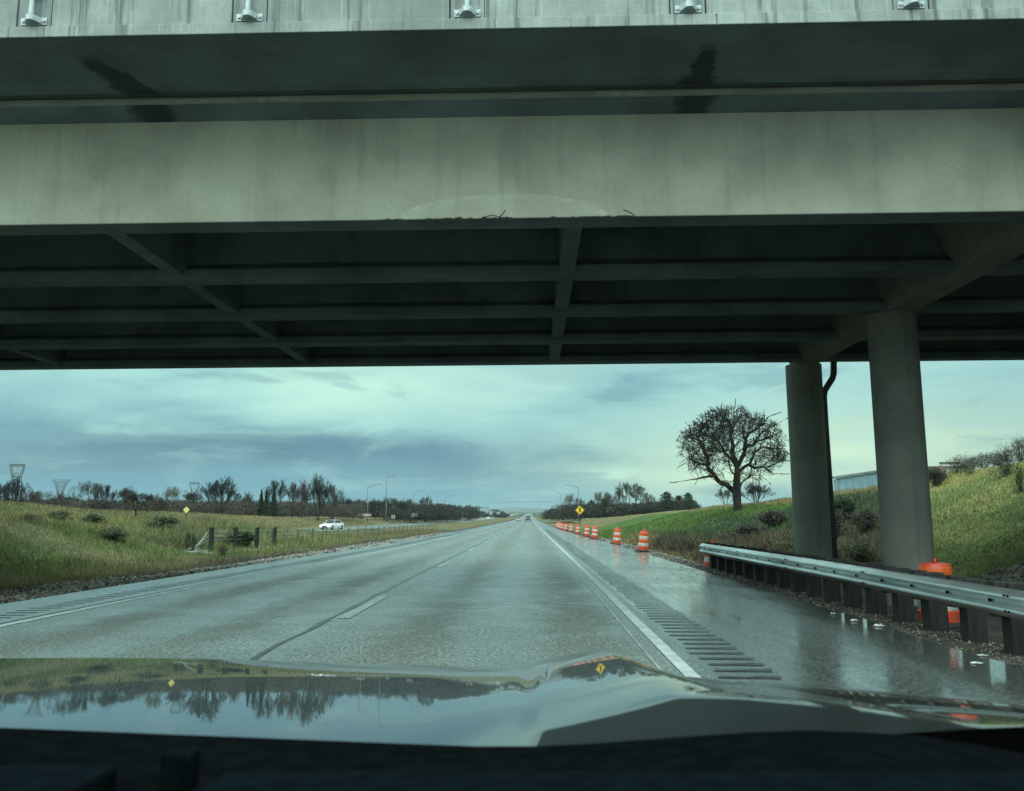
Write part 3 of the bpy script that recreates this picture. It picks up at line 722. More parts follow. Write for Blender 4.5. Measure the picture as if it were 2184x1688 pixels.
strip('mow_strip', 38.0, 58, lambda Y: -14.62-.25-.5*ss((42-Y)/4)+.15*math.sin(float(Y)*2.1), lambda Y: -14.62+.35+.15*math.sin(float(Y)*1.3), g, .03, M['pad'], .5)

# ------------------------------------------------------------------ street lamps, signs
M['lamp_steel'] = noisy('lamp_steel', (.16, .18, .18), (.10, .12, .12), 2, .6)
def lamp(x, yb, yt, tipx, tipy, Y, label):
    b = at_y(x, yb, Y); t_ = at_y(x+(0.0), yt, Y); tip = at_y(tipx, tipy, Y)
    zg = float(g(b.x, Y)); zg = min(zg, b.z)
    r = thing('street_lamp', label, 'street lamp', (b.x, Y, zg), group='tall street lamps beside the highway')
    H_ = t_.z-zg; mb = MB(); mb.tube([(0, 0, 0), (0, 0, H_*.5), (t_.x-b.x, 0, H_)], [.15, .12, .09], 10); mb.build('pole', M['lamp_steel'], r, smooth=True)
    ax = tip.x-b.x; az_ = tip.z-zg
    mb = MB(); mb.tube([(t_.x-b.x, 0, H_-.05), (ax*.25, 0, H_+(az_-H_)*.42), (ax*.6, 0, H_+(az_-H_)*.85), (ax, 0, az_)], [.08, .07, .06, .05], 8); mb.build('arm', M['lamp_steel'], r, smooth=True)
    s_ = 1 if ax > 0 else -1
    mb = MB(); mb.prism([(0, -.04), (.55*s_, -.06), (.62*s_, 0), (.5*s_, .12), (.1*s_, .12)][::s_], 'y', -.16, .16); o = mb.build('lamp_head', M['lamp_steel'], r, bevel=.02); o.location = (ax-.3*s_, 0, az_)
    mb = MB(); mb.tube([(0, 0, 0), (0, 0, .8)], .24, 10); mb.build('base', M['pad'], r)
lamp(783.7, 1119, 1040.8, 812, 1033.3, 254, 'leftmost lamp post beyond the opposing carriageway, arm to the right')
lamp(823.4, 1119, 1019, 839, 1017, 225, 'tallest lamp post of all, second from the left')
lamp(882.6, 1115, 1051, 905.6, 1045, 309, 'third lamp post from the left, behind a square sign')
lamp(949, 1110.6, 1062, 970, 1057, 408, 'farthest lamp post on the left, behind a wide three-panel sign')
lamp(1195, 1110.6, 1053, 1172, 1044.5, 341, 'lamp post on the right of the road, the farther and lower of two')
lamp(1233.8, 1120.7, 1041.3, 1205.8, 1034.3, 251, 'lamp post on the right rising behind the yellow arrow sign')
M['sign_grey'] = noisy('sign_back_aluminium', (.36, .40, .40), (.26, .30, .30), 3, .5, .4)
M['yellow'] = noisy('sign_yellow', (.80, .50, .03), (.70, .42, .02), 3, .45)
M['paleyellow'] = noisy('sign_faded_yellow', (.72, .62, .16), (.60, .52, .14), 3, .5)
def panel_sign(name, label, panels, Y, posts, cat='sign', mat=None, frame=False):
    base = at_y(sum(q[0] for q in posts)/len(posts), posts[0][1], Y); zg = min(float(g(base.x, Y)), base.z)
    r = thing(name, label, cat, (base.x, Y, zg))
    for (xa, xb, ya, yb) in panels:
        a = at_y(xa, yb, Y); b_ = at_y(xb, ya, Y); mb = MB(); mb.box(a.x-base.x, b_.x-base.x, -.03, .03, a.z-zg, b_.z-zg); mb.build('sign_panel', mat or M['sign_grey'], r, bevel=.01)
    top = max(at_y(p_[0], p_[2], Y).z for p_ in panels)-zg
    for (x, yb) in posts:
        q = at_y(x, yb, Y); mb = MB(); mb.box(q.x-base.x-.07, q.x-base.x+.07, .04, .16, 0, top-.1); mb.build('post', M['weathered'], r)
    if frame:
        a = at_y(frame[0], frame[2], Y); b_ = at_y(frame[1], frame[2], Y); mb = MB(); mb.box(a.x-base.x, b_.x-base.x, .1, .5, a.z-zg, a.z-zg+.5); mb.build('gantry_beam', M['weathered'], r)
    return r
panel_sign('road_sign', 'square grey back of a sign in front of the third left lamp post', [(877.8, 891, 1094.5, 1103.5)], 280, [(881, 1113), (888, 1113)])
panel_sign('road_sign', 'wide grey sign back of three joined panels by the fourth left lamp', [(941, 952.5, 1093.8, 1097.2), (937.5, 956, 1097.4, 1101.2)], 370, [(941, 1112), (951.5, 1112)])
panel_sign('road_sign', 'small pale sign on the brown mound, left one of two close together', [(834.8, 838, 1098.8, 1106.5)], 260, [(836.4, 1110)])
panel_sign('road_sign', 'small pale sign on the brown mound, right one of two close together', [(839.3, 842.3, 1098.8, 1106.5)], 262, [(840.8, 1110)])
panel_sign('overhead_sign', 'large pale overhead sign on a dark gantry beyond the oncoming truck', [(1023, 1041, 1084.8, 1090.5)], 700, [(1022, 1106), (1042, 1106)], frame=(1021, 1043, 1084.2))
panel_sign('road_sign', 'pale square sign far down the opposing road, left of a wider one', [(1043.5, 1050.2, 1091.6, 1097.6)], 720, [(1044.5, 1103), (1049, 1103)])
panel_sign('road_sign', 'pale wide sign far down the opposing road, rightmost of the distant signs', [(1059.2, 1066.7, 1092.2, 1097)], 800, [(1060, 1102), (1066, 1102)])
def diamond(x, y, hd, Y, yb, label, mat, arrow):
    cpt = at_y(x, y, Y); s_ = hd*Y/1800; zg = min(float(g(cpt.x, Y)), at_y(x, yb, Y).z)
    r = thing('warning_sign', label, 'warning sign', (cpt.x, Y, zg)); zc = cpt.z-zg
    mb = MB(); mb.prism([(-s_, zc), (0, zc-s_), (s_, zc), (0, zc+s_)], 'y', -.015, .015); mb.build('sign_panel', mat, r)
    if arrow:
        mb = MB(); k_ = s_*.92; yy = -.017
        def P2(pts): mb.poly([(a*s_, yy, zc+b*s_) for a, b in pts])
        e = .035   # border
        for (sx, sz) in ((1, 1), (-1, 1), (-1, -1), (1, -1)):
            P2([(0, sz*.93), (sx*.93, 0), (sx*.88, 0), (0, sz*.88)])
        mb.build('border', M['black'], r)
        mb = MB()
        P2([(-.09, -.55), (.06, -.55), (.06, .30), (-.09, .30)]); P2([(-.26, .28), (.23, .28), (-.015, .60)])
        mb.build('arrow_symbol', M['black'], r)
        mb = MB(); yy = -.019
        P2([(.06, -.02), (.06, -.17), (.27, -.38), (.38, -.30), (.20, -.12)]); P2([(.05, .16), (.30, .02), (.04, -.16)])
        mb.build('merge_stem', M['black'], r)
    mb = MB(); mb.box(-.06, .06, .02, .14, -.3, zc+s_*.5); mb.build('post', M['timber'], r)
diamond(1236.5, 1088.6, 9.8, 178.8*.72, 1121.7, 'yellow diamond merging-traffic sign on a post behind the drums', M['yellow'], True)
diamond(397.5, 1088.0, 7.0, 100, 1106, 'pale yellow diamond sign on the left field in front of the bare trees', M['paleyellow'], False)

# ------------------------------------------------------------------ vehicles
M['glass'] = new_mat('car_window', (.012, .016, .018), .06)[0]
M['tyre'] = noisy('tyre_rubber', (.012, .012, .012), (.03, .03, .03), 20, .85)
M['rim'] = noisy('wheel_rim', (.35, .36, .36), (.22, .23, .23), 8, .35, .8)
M['tail'] = new_mat('tail_lamp', (.35, .01, .01), .3)[0]
M['lit'], n, p, tc = new_mat('lit_headlamp', (1, 1, .95), .2); p.inputs['Emission Color'].default_value = (1, .97, .88, 1); p.inputs['Emission Strength'].default_value = 5
def paint(name, c):
    m, n, p, tc = new_mat(name, c, .35); p.inputs['Coat Weight'].default_value = .6; n.put(p.inputs['Base Color'], n.mix(n.noise(tc, 2, 4), c, tuple(v*.8 for v in c))); return m
def loft(mb, secs):
    """secs: list of (y, halfwidth_bottom, halfwidth_mid, halfwidth_top, zb, zm, zt)"""
    k = len(mb.v)
    for (y, a, b_, c_, z0, z1, z2) in secs: mb.v += [(-a, y, z0), (-b_, y, z1), (-c_, y, z2), (0, y, z2+.02), (c_, y, z2), (b_, y, z1), (a, y, z0)]
    for i in range(len(secs)-1):
        for j in range(7):
            j2 = (j+1) % 7; mb.f.append((k+i*7+j, k+i*7+j2, k+(i+1)*7+j2, k+(i+1)*7+j)); mb.mi.append(0)
    mb.f.append(tuple(k+j for j in range(6, -1, -1))); mb.mi.append(0); q = k+(len(secs)-1)*7; mb.f.append(tuple(q+j for j in range(7))); mb.mi.append(0)
def make_car(name, label, mat, loc, rz, lights=True, kind='sedan', group=None, cat='car'):
    r = thing(name, label, cat, loc, rz, group)   # front faces local -Y
    mb = MB()
    if kind == 'sedan':
        loft(mb, [(-2.25, .70, .74, .62, .30, .48, .62), (-2.1, .84, .88, .74, .20, .50, .72), (-1.3, .88, .91, .82, .18, .55, .86), (-.9, .88, .92, .84, .18, .58, .93), (1.5, .88, .92, .84, .18, .60, .98), (2.05, .86, .90, .78, .20, .60, .98), (2.25, .74, .80, .68, .34, .60, .90)])
        mb.build('body', mat, r, smooth=False, bevel=.03)
        mb = MB(); loft(mb, [(-.95, .70, .72, .66, .90, .93, .95), (-.25, .76, .72, .62, .92, 1.15, 1.40), (.6, .76, .72, .62, .95, 1.18, 1.44), (1.2, .76, .70, .60, .95, 1.15, 1.36), (1.85, .70, .68, .62, .93, .98, 1.0)]); mb.build('window_band', M['glass'], r, smooth=False, bevel=.02)
        mb = MB(); mb.prism([(-.28, 1.415), (.6, 1.462), (1.22, 1.385), (1.22, 1.355), (.6, 1.42), (-.26, 1.38)], 'x', -.63, .63); mb.build('roof', mat, r, bevel=.01)
        for sx in (-1, 1):
            for (p0, p1) in (((-.95, .92), (-.25, 1.40)), ((1.85, .98), (1.2, 1.37)), ((.42, .95), (.42, 1.42))):
                mb = MB(); mb.tube([(sx*.735, p0[0], p0[1]), (sx*.635, p1[0], p1[1])], .035, 6); mb.build('pillar', mat, r)
            mb = MB(); mb.box(sx*.97-.07, sx*.97+.07, -.75, -.62, .92, 1.03); mb.build('mirror', mat, r, bevel=.02)
        fy, by, lw, hz_ = -2.26, 2.26, .62, .60; wy = (-1.38, 1.42); wr = .33; tw = .80
    else:   # pickup
        loft(mb, [(-2.7, .80, .86, .80, .45, .80, 1.05), (-2.5, .92, .97, .88, .40, .80, 1.12), (-1.2, .92, .98, .92, .40, .85, 1.20), (2.6, .92, .98, .94, .42, .85, 1.22), (2.75, .90, .95, .90, .48, .85, 1.18)])
        mb.build('body', mat, r, bevel=.03)
        mb = MB(); loft(mb, [(-1.3, .80, .82, .76, 1.18, 1.20, 1.22), (-.7, .84, .82, .72, 1.2, 1.55, 1.86), (.9, .84, .82, .72, 1.2, 1.55, 1.88), (1.15, .82, .80, .72, 1.2, 1.5, 1.80)]); mb.build('window_band', M['glass'], r, bevel=.02)
        mb = MB(); mb.box(-.73, .73, -.68, 1.0, 1.87, 1.93); mb.build('roof', mat, r, bevel=.02)
        mb = MB(); mb.box(-.85, .85, 2.73, 2.85, .45, .62); mb.build('bumper', M['galv'], r, bevel=.02)
        fy, by, lw, hz_ = -2.72, 2.76, .72, .95; wy = (-1.75, 1.75); wr = .40; tw = .85
    for y in wy:
        for sx in (-1, 1):
            mb = MB(); mb.tube([(sx*(tw-.10), y, wr), (sx*(tw+.12), y, wr)], wr, 20); w_ = mb.build('wheel', M['tyre'], r, auto=40)
            mb = MB(); mb.tube([(sx*(tw+.115), y, wr), (sx*(tw+.13), y, wr)], wr*.62, 16); mb.build('rim', M['rim'], w_)
    for sx in (-1, 1):
        mb = MB(); mb.box(sx*lw-.15, sx*lw+.15, fy-.02, fy+.12, hz_-.06, hz_+.06); mb.build('headlight', M['lit'] if lights else M['rim'], r, bevel=.01)
        mb = MB(); mb.box(sx*(lw+.05)-.14, sx*(lw+.05)+.14, by-.1, by+.02, hz_+.1, hz_+.26); mb.build('tail_light', M['tail'], r, bevel=.01)
    mb = MB(); mb.box(-.42, .42, fy-.03, fy+.05, hz_-.28, hz_-.06); mb.build('grille', M['black'], r, bevel=.01)
    mb = MB(); mb.box(-.25, .25, by-.02, by+.03, hz_-.05, hz_+.1); mb.build('number_plate', M['white'], r)
    return r
def opz(X, Y): return float(oppz(X, Y))
white = paint('white_car_paint', (.78, .80, .80)); silver = paint('silver_car_paint', (.45, .48, .48)); greyp = paint('grey_truck_paint', (.13, .14, .14))
p_ = at_y(708, 1120, 128); make_car('white_car', 'white car coming towards us on the opposing carriageway, the nearest vehicle on the left', white, (p_.x, 128, opz(p_.x, 128)+.01), math.radians(-16), True)
p_ = at_y(1126, 1107, 300); make_car('pickup_truck', 'grey pickup driving away ahead in our lane, trailing spray', greyp, (p_.x, 300, float(P(300))+.01), math.radians(0), False, 'pickup', cat='pickup')
p_ = at_y(1105.5, 1107, 350); make_car('silver_car', 'pale silver car in the left lane beyond the grey pickup, half lost in spray', silver, (p_.x, 350, float(P(350))+.01), 0, False)
p_ = at_y(1130, 1097, 800); make_car('dark_car', 'tiny dark car far ahead where our road reaches the horizon', greyp, (p_.x, 800, float(P(800))+.01), 0, False)
p_ = at_y(1050, 1102, 520); make_car('white_car', 'small white car with lamps lit behind the oncoming truck', white, (-27.5, 560, opz(-27.5, 560)+.01), 0, True)
def make_truck(label, loc, cabmat, rz=0):
    r = thing('semi_truck', label, 'truck', loc, rz)
    mb = MB(); mb.prism([(-3.4, .5), (-3.4, 1.7), (-3.1, 2.0), (-1.9, 2.15), (-1.6, 3.5), (.4, 3.9), (.4, .6)], 'x', -1.15, 1.15); mb.build('cab', cabmat, r, bevel=.05)
    mb = MB(); mb.prism([(-1.95, 2.15), (-1.68, 3.05), (-1.60, 3.05), (-1.8, 2.15)], 'x', -1.0, 1.0); mb.build('windscreen', M['glass'], r)
    mb = MB(); mb.box(-1.28, 1.28, .9, 15, 1.15, 4.05); mb.build('trailer', paint('trailer_white', (.66, .70, .68)), r, bevel=.03)
    mb = MB(); mb.box(-.75, .75, -3.48, -3.39, .9, 1.75); mb.build('grille', M['galv'], r, bevel=.02)
    mb = MB(); mb.box(-1.2, 1.2, -3.6, -3.38, .4, .8); mb.build('bumper', M['galv'], r, bevel=.02)
    for sx in (-1, 1):
        mb = MB(); mb.box(sx*.98-.17, sx*.98+.17, -3.5, -3.38, .95, 1.25); mb.build('headlight', M['lit'], r)
        mb = MB(); mb.tube([(sx*1.25, .2, 1), (sx*1.25, .2, 4.2)], .09, 8); mb.build('exhaust_stack', M['galv'], r)
        for y in (-2.6, -.3, 11.5, 13):
            mb = MB(); mb.tube([(sx*.85, y, .5), (sx*1.2, y, .5)], .5, 16); mb.build('wheel', M['tyre'], r)
    return r
make_truck('red-fronted lorry with lamps lit and white trailer, oncoming on the left carriageway', (at_y(991, 1105, 440).x, 440, opz(-33, 440)), paint('dark_red_cab', (.20, .035, .03)), math.radians(-3))
make_truck('distant white lorry with lamps lit, far up the opposing carriageway', (-27, 1000, opz(-27, 1000)), white)
make_car('white_car', 'tiny white car with lit lamps near the vanishing point on the opposing side', white, (-27, 1350, opz(-27, 1350)), 0, True)

# ------------------------------------------------------------------ vegetation
def leafmat(name, trans=.0):
    m, n, p, tc = new_mat(name, rough=.8, spec=.2)
    at = n.add('ShaderNodeAttribute', attribute_name='zone').outputs['Color']; n.put(p.inputs['Base Color'], at); return m
M['grass'] = leafmat('grass_blades')
M['bark'] = noisy('dark_bark', (.012, .012, .010), (.040, .038, .032), 5, .95, stretch=(1, 1, .3), spec=.2)
M['bark_grey'] = noisy('grey_bark', (.030, .030, .026), (.075, .07, .06), 5, .95, stretch=(1, 1, .3), spec=.2)
M['twig_brown'] = noisy('brown_twigs', (.058, .056, .046), (.095, .088, .070), 2, .95, spec=.1)
M['twig_red'] = noisy('reddish_twigs', (.070, .055, .045), (.095, .072, .056), 2, .95, spec=.1)
M['twig_tan'] = noisy('pale_twigs', (.11, .095, .065), (.16, .14, .09), 2, .95, spec=.1)
M['twig_dark'] = noisy('dark_twigs', (.032, .034, .030), (.065, .060, .050), 2, .95, spec=.1)
M['pod'] = noisy('withered_leaves', (.014, .013, .011), (.034, .027, .020), 2, .95, spec=.1)
M['needle'] = noisy('dark_needles', (.012, .026, .016), (.026, .045, .025), 2, .9, spec=.15)
M['needle_pine'] = noisy('pine_needles', (.020, .040, .024), (.045, .065, .035), 2, .9, spec=.15)
M['hedge'] = noisy('evergreen_leaves', (.018, .038, .018), (.035, .060, .026), 2, .9, spec=.15)
def segs_mesh(name, segs, mat, parent, ns=3):
    """segs: array (n,8) p0,p1,r0,r1 -> tapered prisms"""
    A_ = np.asarray(segs, float); p0 = A_[:, :3]; p1 = A_[:, 3:6]; r0 = A_[:, 6]; r1 = A_[:, 7]
    d_ = p1-p0; L = np.linalg.norm(d_, axis=1, keepdims=True); d_ = d_/np.maximum(L, 1e-6)
    ref = np.where(np.abs(d_[:, 2:3]) > .9, np.array([[1., 0, 0]]), np.array([[0, 0, 1.]]))
    u = np.cross(d_, ref); u /= np.maximum(np.linalg.norm(u, axis=1, keepdims=True), 1e-6); w = np.cross(d_, u)
    Vs = []
    for (pp2, rr) in ((p0, r0), (p1, r1)):
        for j in range(ns):
            a = 2*PI*j/ns; Vs.append(pp2+(u*math.cos(a)+w*math.sin(a))*rr[:, None])
    V_ = np.stack(Vs, 1).reshape(-1, 3); nseg_ = len(A_); b_ = np.arange(nseg_)[:, None]*(2*ns)
    F_ = np.concatenate([b_+np.array([[j, (j+1) % ns, ns+(j+1) % ns, ns+j]]) for j in range(ns)], 0)
    return tris_object(name, V_, F_, mat, parent)
def leaves_mesh(name, pts, size, mat, parent, rg, elong=1.0, tri=True):
    pts = np.asarray(pts, float); n_ = len(pts)
    a = rg.normal(size=(n_, 3)); a /= np.linalg.norm(a, axis=1, keepdims=True); b_ = rg.normal(size=(n_, 3)); b_ = np.cross(a, b_); b_ /= np.linalg.norm(b_, axis=1, keepdims=True)
    s_ = size*rg.uniform(.6, 1.4, (n_, 1))
    V_ = np.stack([pts+a*s_*elong, pts+b_*s_*.5, pts-a*s_*elong*.6], 1).reshape(-1, 3)
    return tris_object(name, V_, np.arange(n_*3).reshape(-1, 3), mat, parent)
def rot_to(d_, ang, az_):
    u = d_.orthogonal().normalized(); w = d_.cross(u); return (d_*math.cos(ang)+(u*math.cos(az_)+w*math.sin(az_))*math.sin(ang)).normalized()
def grow(segs, tips, p, d_, L, r, depth, R_, spread, up, wig, kids, env=None, lshrink=.72):
    n_ = 3 if depth > 1 else 2; q = p
    for i in range(n_):
        d_ = (d_+Vector((R_.gauss(0, wig), R_.gauss(0, wig), R_.gauss(0, wig)+up))).normalized()
        q2 = q+d_*(L/n_); ra = r*(1-.35*i/n_); rb_ = r*(1-.35*(i+1)/n_)
        segs.append((*q, *q2, ra, rb_))
        if depth > 0 and i > 0 and R_.random() < .75:
            dd = rot_to(d_, spread*R_.uniform(.8, 1.5), R_.uniform(0, 2*PI))
            if env is None or env(q2+dd*L*.4): grow(segs, tips, q2, dd, L*lshrink*R_.uniform(.6, 1), rb_*.5, depth-1, R_, spread, up, wig, kids, env, lshrink)
        q = q2
    if depth <= 0: tips.append(tuple(q)); return
    k_ = kids if R_.random() < .7 else kids-1; a0_ = R_.uniform(0, 2*PI)
    for i in range(k_):
        dd = rot_to(d_, spread*R_.uniform(.5, 1.2), a0_+2*PI*i/k_+R_.uniform(-.5, .5))
        if env is None or env(q+dd*L*.4): grow(segs, tips, q, dd, L*lshrink*R_.uniform(.75, 1.1), r*.62, depth-1, R_, spread, up, wig, kids, env, lshrink)
PROTO = {}
def proto_tree(key, seed, mt, mc, depth=5, spread=.5, up=.03, wig=.12, kids=3, trunk=.22, first=.2, minr=.02, extra_twigs=0, multi=1, asp=1.0):
    """bare tree normalised to height 1, width 1; minr in fractions of height"""
    R_ = random.Random(seed); rg = np.random.default_rng(seed); segs = []; tips = []; tr = []
    for m_i in range(multi):
        base = Vector((R_.uniform(-.04, .04)*(multi > 1), R_.uniform(-.04, .04)*(multi > 1), 0)); d_ = rot_to(Vector((0, 0, 1)), .12+.35*(multi > 1), 2*PI*m_i/max(multi, 1)) if multi > 1 else Vector((0, 0, 1))
        q = base
        for i in range(3):
            d2 = (d_+Vector((R_.gauss(0, .06), R_.gauss(0, .06), .1))).normalized(); q2 = q+d2*trunk/3; tr.append((*q, *q2, .022*(1-.12*i), .022*(1-.12*(i+1)))); q = q2
        a0_ = R_.uniform(0, 6)
        for i in range(4):
            grow(segs, tips, q, rot_to(d_, (.2 if i == 0 else spread*R_.uniform(.9, 1.5)), a0_+2*PI*i/3), first, .013, depth-1, R_, spread, up, wig, kids)
    S_ = np.array(segs); hi = S_[:, 5].max(); w_ = np.percentile(np.abs(S_[:, 3:5]), 99.5)
    sc3 = np.array([.5/w_, .5/w_, 1/hi]); T_ = np.array(tr)
    S_[:, :3] *= sc3; S_[:, 3:6] *= sc3; T_[:, :3] *= sc3; T_[:, 3:6] *= sc3
    S_[:, 6:] = np.maximum(S_[:, 6:], minr)
    ro = thing(key, '', '', (0, -500, 0))
    for k_ in ('label', 'category'):
        if k_ in ro: del ro[k_]
    segs_mesh('trunk', T_, mt, ro, 8); cr = segs_mesh('crown', S_, mc, ro, 3)
    if extra_twigs:
        tp = np.array(tips)*sc3; pick = tp[rg.integers(0, len(tp), extra_twigs)]+rg.normal(0, .022, (extra_twigs, 3))
        leaves_mesh('twigs', pick, .012, mc, cr, rg, 1.6)
    PROTO[key] = ro; return ro
def proto_conifer(key, seed, mat, pine=False):
    rg = np.random.default_rng(seed); ro = thing(key, None, None, (0, -500, 0))
    mb = MB(); mb.tube([(0, 0, 0), (0, 0, .6), (0, 0, 1)], [.02, .012, .002], 8); mb.build('trunk', M['bark'], ro)
    pts = []; n_ = 7000
    z = rg.uniform(.10 if not pine else .22, 1, n_)
    lay = (np.floor(z*(16 if not pine else 8))+rg.uniform(.0, .9, n_)**2)/(16 if not pine else 8)
    z = np.clip(lay, .08, 1)
    rad = ((1-z)**.85*.48 if not pine else np.sqrt(np.clip(1-((z-.55)/.46)**2, 0, 1))*.5)
    a = rg.uniform(0, 2*PI, n_); arms = 11; a = np.round(a/(2*PI)*arms+np.floor(z*16)*.37)*2*PI/arms+rg.normal(0, .16, n_)
    rr = rad*np.sqrt(rg.uniform(.05, 1, n_))*(.75+.35*np.sin(a*3+z*40))
    P_ = np.stack([rr*np.cos(a), rr*np.sin(a), z-rr*.18+rg.normal(0, .01, n_)], 1)
    leaves_mesh('crown', P_, .026, mat, ro, rg, 1.7); PROTO[key] = ro; return ro
def proto_bush(key, seed, mat, n_=2600, stems=60, size=.05, flare=1.0):
    rg = np.random.default_rng(seed); ro = thing(key, None, None, (0, -500, 0)); R_ = random.Random(seed); segs = []; tips = []
    for i in range(stems):
        a = R_.uniform(0, 2*PI); t_ = R_.uniform(.05, 1.0); d_ = Vector((math.cos(a)*t_*flare, math.sin(a)*t_*flare, 1.1)).normalized()
        grow(segs, tips, Vector((R_.uniform(-.08, .08), R_.uniform(-.08, .08), 0)), d_, R_.uniform(.3, .5)*(.7 if flare > 1 else 1), .009, 2 if flare > 1 else 1, R_, .8 if flare > 1 else .45, .0 if flare > 1 else .03, .2 if flare > 1 else .12, 3)
    S_ = np.array(segs); hi = np.percentile(S_[:, 5], 99.5); w_ = np.percentile(np.abs(S_[:, 3:5]), 99); sc3 = np.array([.5/w_, .5/w_, 1/hi]); S_[:, :3] *= sc3; S_[:, 3:6] *= sc3
    st = segs_mesh('stems', S_, M['twig_brown'] if mat != M['twig_tan'] else mat, ro, 3)
    if n_:
        P_ = S_[rg.integers(0, len(S_), n_), 3:6]+rg.normal(0, .06, (n_, 3)); P_[:, 2] = np.abs(P_[:, 2]); leaves_mesh('foliage', P_, size, mat, ro, rg, 1.3)
    PROTO[key] = ro; return ro
def kill(ro):
    for ch in list(ro.children):
        for g_ in list(ch.children): bpy.data.objects.remove(g_)
        bpy.data.objects.remove(ch)
    bpy.data.objects.remove(ro)
rnd = random.Random(3)
def plant(key, name, label, x, ytop, wpx, Y, group=None, cat='tree', ybase=None, sink=.0, depthk=1.0):
    b = at_y(x, 1100, Y); zg = float(g(b.x, Y))-sink
    if ybase is not None: zg = at_y(x, ybase, Y).z
    t_ = at_y(x, ytop, Y); w = wpx*Y/1800*1.16; h_ = max(t_.z-zg, .3)
    r = dup(PROTO[key], loc=(b.x, Y, zg), rz=rnd.uniform(0, 6.28), scale=(w, w*depthk, h_)); r.name = name
    tag(r, label, cat, group); return r
proto_tree('bare_broad', 1, M['bark'], M['twig_brown'], 5, .50, .015, .13, 3, .10, .20, .0026, 3800)
proto_tree('bare_broad_b', 5, M['bark'], M['twig_dark'], 5, .55, .01, .15, 3, .12, .20, .0026, 4800)
proto_tree('bare_fan', 2, M['bark'], M['twig_dark'], 5, .33, .05, .09, 3, .06, .22, .0022, 0, 3)
proto_tree('bare_fan_b', 8, M['bark'], M['twig_dark'], 5, .30, .06, .10, 3, .08, .22, .0022, 0, 2)
proto_tree('bare_red', 3, M['bark'], M['twig_red'], 5, .40, .03, .10, 3, .06, .20, .0026, 3200, 2)
proto_tree('bare_tan', 4, M['bark_grey'], M['twig_tan'], 5, .33, .05, .09, 3, .06, .22, .0026, 3200)
proto_tree('bare_open', 9, M['bark'], M['twig_brown'], 5, .42, .02, .10, 3, .14, .20, .0024, 900, 2)
proto_conifer('fir', 11, M['needle']); proto_conifer('pine', 12, M['needle_pine'], True)
proto_bush('bush_brown', 21, M['twig_brown']); proto_bush('bush_green', 22, M['hedge'], 3600, 30); proto_bush('bush_bare', 23, M['twig_brown'], 900, 30, .03, flare=1.5); proto_bush('bush_tan', 24, M['twig_tan'], 1500, 90, .04); proto_bush('bush_sage', 25, noisy('sage_leaves', (.075, .092, .048), (.12, .13, .072), 2, .9), 3200, 40)
GL = 'bare winter trees along the left horizon'; GRt = 'trees beyond the right hillside'
